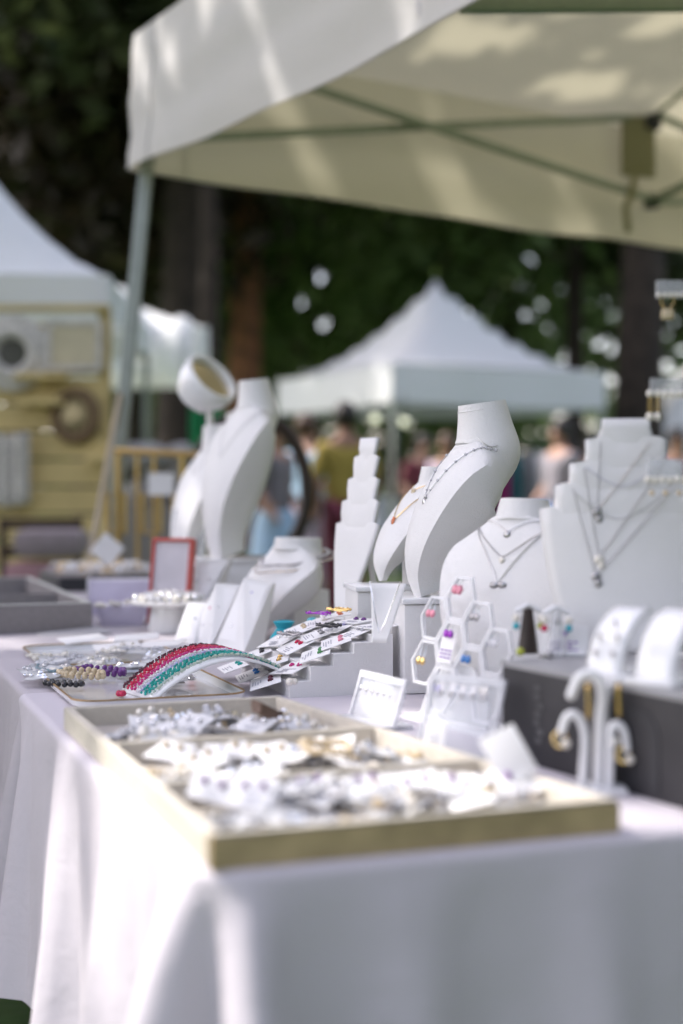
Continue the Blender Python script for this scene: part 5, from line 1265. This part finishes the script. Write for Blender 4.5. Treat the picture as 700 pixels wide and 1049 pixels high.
# ------------------------------------------------------------------ white earring tree in front of the box
et = thing('earring_tree', 'white branching earring tree with curled hooks in front of the dark box', 'earring stand', on(612, 811), R(0))
kT = et.location.y / F
def tp(px, py): return Vector(((px - 612) * kT, 0, at(612, py, et.location.y).z - TT))
def hook(pts, r, y=0):
    P_ = crom([tuple(tp(*p) + Vector((0, y, 0))) for p in pts], 26); b = MB(); b.tube([Vector(q) for q in P_], [r * (1 - .12 * k / 25) for k in range(26)], 12); b.ball(P_[-1], r * .88, 12, 8); return b
hook([(613, 808), (615, 740), (617, 712), (613, 696), (603, 690), (592, 696), (585, 712)], .0062).build('branch', M['acrylic_white'], et)
hook([(617, 808), (620, 745), (623, 714), (631, 700), (643, 699), (651, 710), (655, 731)], .0062, .012).build('branch', M['acrylic_white'], et)
hook([(594, 808), (597, 760), (595, 742), (588, 731), (579, 732), (573, 748)], .0050, -.012).build('branch', M['acrylic_white'], et)
hook([(622, 808), (623, 765), (624, 745), (630, 740), (637, 747), (640, 765)], .0048, -.012).build('branch', M['acrylic_white'], et)
b = MB(); b.box((-.003, 0, .004), (.062, .05, .008), None, .003); b.build('base', M['acrylic_white'], et)
for k, (px, py, dz, lb) in enumerate(((600, 703, 30, 'long gold bar earring on the upper left hook of the earring tree'), (631, 703, 28, 'long gold bar earring on the upper right hook of the earring tree'), (571, 749, 8, 'gold hoop with a pearl on the lower left hook of the earring tree'), (636, 765, 10, 'gold hoop with a pearl on the lower right hook of the earring tree'), (628, 757, 5, 'single pearl stud at the middle of the earring tree'))):
    t = thing('earring', lb, 'earring', et.location + tp(px, py) + Vector((0, -.014, 0)))
    if 'bar' in lb: b = MB(); b.tube([(0, 0, 0), (.001, 0, -dz * kT)], .0026, 8); b.ball((0, 0, .001), .0036, 8, 6); b.build('bar', M['gold'], t)
    elif 'hoop' in lb:
        b = MB(); b.tube([(.0065 * math.cos(2 * PI * q / 18), .002 * math.sin(2 * PI * q / 18), -.006 + .0075 * math.sin(2 * PI * q / 18)) for q in range(18)], .0018, 6, True); b.build('hoop', M['gold'], t)
        b = MB(); b.ball((.006, -.004, -.010), .0052, 10, 7); b.build('pearl', M['pearl'], t)
    else: b = MB(); b.ball((0, 0, 0), .0045, 10, 7); b.build('pearl', M['pearl'], t)
# ------------------------------------------------------------------ clear earring rack with pearls at the right edge
ak = thing('acrylic_rack', 'tall clear acrylic rack of pearl earrings at the right edge', 'earring rack', Vector((at(742, 560, 1.72).x, 1.72, BT)), R(4))
def ap(px, py): p = at(px, py, 1.72); return p - ak.location
b = MB(); b.box((0, .0, .24), (.012, .012, .48)); b.build('post', M['clear'], ak)
b = MB(); b.box((0, 0, .003), (.11, .09, .006), None, .002); b.build('base', M['clear'], ak)
bars = []
for (x0, y0, y1) in ((671, 288, 306), (665, 388, 404), (662, 470, 492)):
    p, q = ap(x0, y0), ap(800, y1); b = MB(); b.box(((p.x + q.x) / 2, 0, (p.z + q.z) / 2), (abs(q.x - p.x), .004, abs(p.z - q.z)), None, .001); b.build('crossbar', M['clear'], ak)
def pearl_earring(px, py, ln, lb, m='pearl', r=.0045, grp=None):
    t = thing('earring', lb, 'earring', at(px, py, 1.713), 0, grp); b = MB(); b.ball((0, 0, 0), r, 10, 7); b.build('stud', M[m], t)
    if ln:
        b = MB(); b.tube([(-.0012, 0, 0), (-.0014, 0, -ln)], .0006, 5); b.tube([(.0012, 0, 0), (.0014, 0, -ln)], .0006, 5); b.build('wire', M['gold'], t); b = MB(); b.ball((0, 0, -ln), r * 1.15, 10, 7); b.build('drop', M[m], t)
G1 = 'pearl stud earring in the row on the lowest clear bar'; 
for k in range(12): pearl_earring(664 + 7.5 * k, 491 + (k % 2), 0, G1, r=.0050, grp='pearl studs on the lowest clear bar')
for k in range(8): pearl_earring(681 + 7.5 * k, 404, 0, 'pearl stud earring in the row on the middle clear bar', r=.0050, grp='pearl studs on the middle clear bar')
pearl_earring(666, 403, .028, 'long gold wire earring with pearl drop, left of the pair on the middle bar'); pearl_earring(674, 403, .028, 'long gold wire earring with pearl drop, right of the pair on the middle bar')
for k in range(4): pearl_earring(668 + 14 * k, 505, 0, 'small champagne bead hung under the lowest clear bar', 'amber', .0035, 'champagne beads under the lowest bar')
for k in range(9): pearl_earring(675 + 6 * k, 302, 0, 'tiny pearl stud on the topmost clear bar', r=.0030, grp='tiny pearl studs on the topmost clear bar')
t = thing('earring', 'gold drop earring with a pale square stone on the topmost clear bar', 'earring', at(684, 304, 1.712))
b = MB()
for s in (-1, 1): b.tube([(s * .006, 0, 0), (s * .008, 0, -.008), (s * .003, 0, -.014)], .0009, 6)
b.build('wire', M['gold'], t); b = MB(); b.box((0, 0, -.021), (.015, .006, .013), None, .003); b.build('stone', M['amber'], t)
# green glass jar of beads behind the ramps
jr = thing('glass_jar', 'green glass jar of beads behind the curved ramps at the right', 'jar', Vector((at(693, 600, 1.86).x, 1.86, TT + BH * 1.02)), 0)
jr.location.z = BT
b = MB(); b.lathe([(0, .002), (.034, .002), (.040, .02), (.040, .075), (.032, .09), (.034, .095), (.031, .095), (.029, .088), (.036, .072), (.036, .02), (0, .006)], 20); b.build('glass', M['greenglass'], jr)
for k, (x, y, z, m_, r) in enumerate(((-.02, -.034, .075, 'pearl', .012), (.008, -.04, .062, 'amber', .010), (-.014, -.042, .045, 'blue', .011), (.02, -.036, .036, 'pearl', .013), (-.004, -.044, .025, 'pearl', .011), (.028, -.028, .085, 'crystal', .010))):
    b = MB(); b.ball((0, 0, 0), r, 10, 8); o = tag(b.build('large_bead', M[m_]), ('pearl bead topmost at the left of the green jar', 'champagne bead in front of the green jar', 'deep blue bead at the middle of the green jar', 'big pearl bead at the right of the green jar', 'pearl bead lowest on the green jar', 'crystal bead topmost at the right of the green jar')[k], 'bead'); o.location = jr.location + Vector((x, y, z))
# ================================================================== LEFT CLUSTER
# round white pedestal plate with pearls
pp = on(170, 650, ZT2); pl = thing('pedestal_plate', 'round white pedestal plate heaped with pearls and crystals', 'plate', pp + Vector((0, .06, 0)))
b = MB(); b.lathe([(0, 0), (.045, 0), (.048, .006), (.040, .055), (.090, .064), (.094, .070), (.086, .072), (.02, .066), (0, .066)], 36); b.build('dish', M['porcelain'], pl)
for k in range(60):
    a = 2.39996 * k; r = .074 * math.sqrt((k + .5) / 60); i = k % 4
    b = MB(); b.ball((0, 0, 0), .006 + .002 * (k % 3), 8, 6); o = b.build('pearl_bead', M[('pearl', 'crystal', 'pearl', 'silver')[i]])
    o.location = pl.location + Vector((r * math.cos(a), r * math.sin(a), .074 + .012 * (1 - r / .08) + .003 * (k % 2)))
    tag(o, ('white pearl heaped on the round pedestal plate', 'cut crystal heaped on the round pedestal plate', 'white pearl heaped on the round pedestal plate', 'silver ball heaped on the round pedestal plate')[i], 'bead', ('pearls', 'crystals', 'pearls', 'silver balls')[i] + ' on the pedestal plate')
# red framed panel
rf = thing('red_framed_sign', 'blank white panel in a thin red frame behind the pedestal plate', 'framed sign', Vector((at(172, 600, 3.38).x, 3.38, ZT2)), R(-20), rx=R(-10))
kx = 3.38 / F; b = MB(); b.box((0, 0, .10), (.098, .006, .195)); b.build('panel', mat('pale_lilac_panel', (.66, .62, .66), .6), rf)
b = MB()
for (c, d) in (((-.050, 0, .10), (.006, .020, .205)), ((.050, 0, .10), (.008, .022, .205)), ((0, 0, .202), (.106, .022, .008)), ((0, 0, .002), (.106, .02, .006))): b.box(c, d, None, .001)
b.build('frame', M['red'], rf)
b = MB(); b.box((0, .05, .09), (.05, .004, .18), rot(R(14))); b.build('easel_leg', M['whitecard'], rf)
sg = thing('acrylic_sign', 'clear acrylic sign holder with a grey blank slip behind the red frame', 'sign holder', Vector((at(188, 560, 3.72).x, 3.72, ZT2)), R(-25), rx=R(-8))
b = MB(); b.box((0, 0, .17), (.10, .006, .20), None, .001); b.build('panel', M['clear'], sg); b = MB(); b.box((0, -.005, .17), (.06, .002, .09)); b.build('slip', mat('grey_slip', (.48, .48, .50), .7), sg)
b = MB(); b.box((0, .0, .035), (.11, .07, .07), None, .002); b.build('base', M['acrylic_white'], sg)
# slanted white card ramps
def wedge(label, c, dots=(), back=Vector((.028, .055, 0))):
    """white display wedge: four front corners, top two at a given distance, bottom two on the table"""
    A, B_ = at(*c[0]), at(*c[1]); C_, D_ = on(*c[2], ZT2), on(*c[3], ZT2); org = (C_ + D_) / 2
    t = thing('slanted_block', label, 'earring display', org); q = [p - org for p in (A, B_, C_, D_)]
    q2 = [q[0] + back * .25, q[1] + back * .25, q[2] + back * 1.25, q[3] + back * 1.25]
    b = MB(); b._add(q + q2, [(0, 1, 2, 3), (4, 7, 6, 5), (0, 4, 5, 1), (1, 5, 6, 2), (2, 6, 7, 3), (3, 7, 4, 0)]); b.build('block', M['white'], t, smooth=False)
    n = (q[1] - q[0]).cross(q[3] - q[0]).normalized(); n = n if n.y < 0 else -n
    m4 = lambda u_, w_: (q[0].lerp(q[1], u_)).lerp(q[3].lerp(q[2], u_), w_)
    b = MB(); b._add([m4(.08, .06) + n * .002, m4(.92, .06) + n * .002, m4(.92, .9) + n * .002, m4(.08, .9) + n * .002], [(0, 1, 2, 3)]); b.build('card', M['whitecard'], t, solid=.001, smooth=False)
    for k, (u_, w_, mk) in enumerate(dots):
        b = MB(); b.ball(m4(u_, w_) + n * .005, .0036, 8, 6); b.build('earring', M[mk], t)
    return t
wedge('white slanted display block with a broad top behind the pedestal plate', ((203, 576, 3.44), (235, 574, 3.42), (200, 640), (163, 642)), ((.3, .3, 'silver'), (.7, .3, 'silver'), (.3, .6, 'silver'), (.7, .6, 'silver')))
wedge('narrow white slanted display block in front of the pedestal plate', ((193, 617, 3.03), (212, 619, 3.02), (199, 660), (178, 657)), ((.3, .4, 'crystal'), (.7, .4, 'crystal')))
wedge('white slanted display block with pink and black studs beside the low bust', ((222, 598, 3.02), (246, 600, 3.01), (216, 662), (192, 658)), ((.28, .42, 'pink'), (.6, .40, 'onyx'), (.3, .7, 'silver'), (.7, .7, 'silver')))
wedge('broad white slanted display block leaning in front of the low bust', ((250, 592, 2.98), (279, 598, 2.96), (250, 668), (220, 662)), ((.5, .2, 'lavstone'), (.3, .7, 'silver'), (.65, .7, 'silver'), (.5, .45, 'crystal')))
# tilted round mirror above the left busts
tm = thing('tilted_mirror', 'round table mirror in a thick white rim tilted above the left busts', 'mirror', Vector((at(214, 560, 3.92).x, 3.92, ZT2)))
zc = at(215, 391, 3.92).z - ZT2; rm = .082
Mm = Matrix.Translation((0, 0, zc)) @ Vector((.64, -.46, .60)).to_track_quat('Z', 'Y').to_matrix().to_4x4()
b = MB(); b.lathe([(rm * .30, -.074), (rm * .70, -.068), (rm * .97, -.026), (rm * 1.02, .010), (rm * .97, .022), (rm * .86, .022), (rm * .80, .004), (rm * .80, -.012), (rm * .3, -.012)], 40, Mm); b.build('rim', M['acrylic_white'], tm, weld=.0002)
b = MB(); b.lathe([(0, -.004), (rm * .82, -.004), (rm * .82, .006), (0, .006)], 36, Mm); b.build('glass', M['mirror'], tm)
b = MB(); b.tube([(0, .05, .01), (0, .06, zc * .6), (0, .03, zc - .02)], .010, 10); b.build('stem', M['acrylic_white'], tm); b = MB(); b.lathe([(0, 0), (.06, 0), (.06, .008), (0, .014)], 24, rot(loc=(0, .05, 0))); b.build('base', M['acrylic_white'], tm)
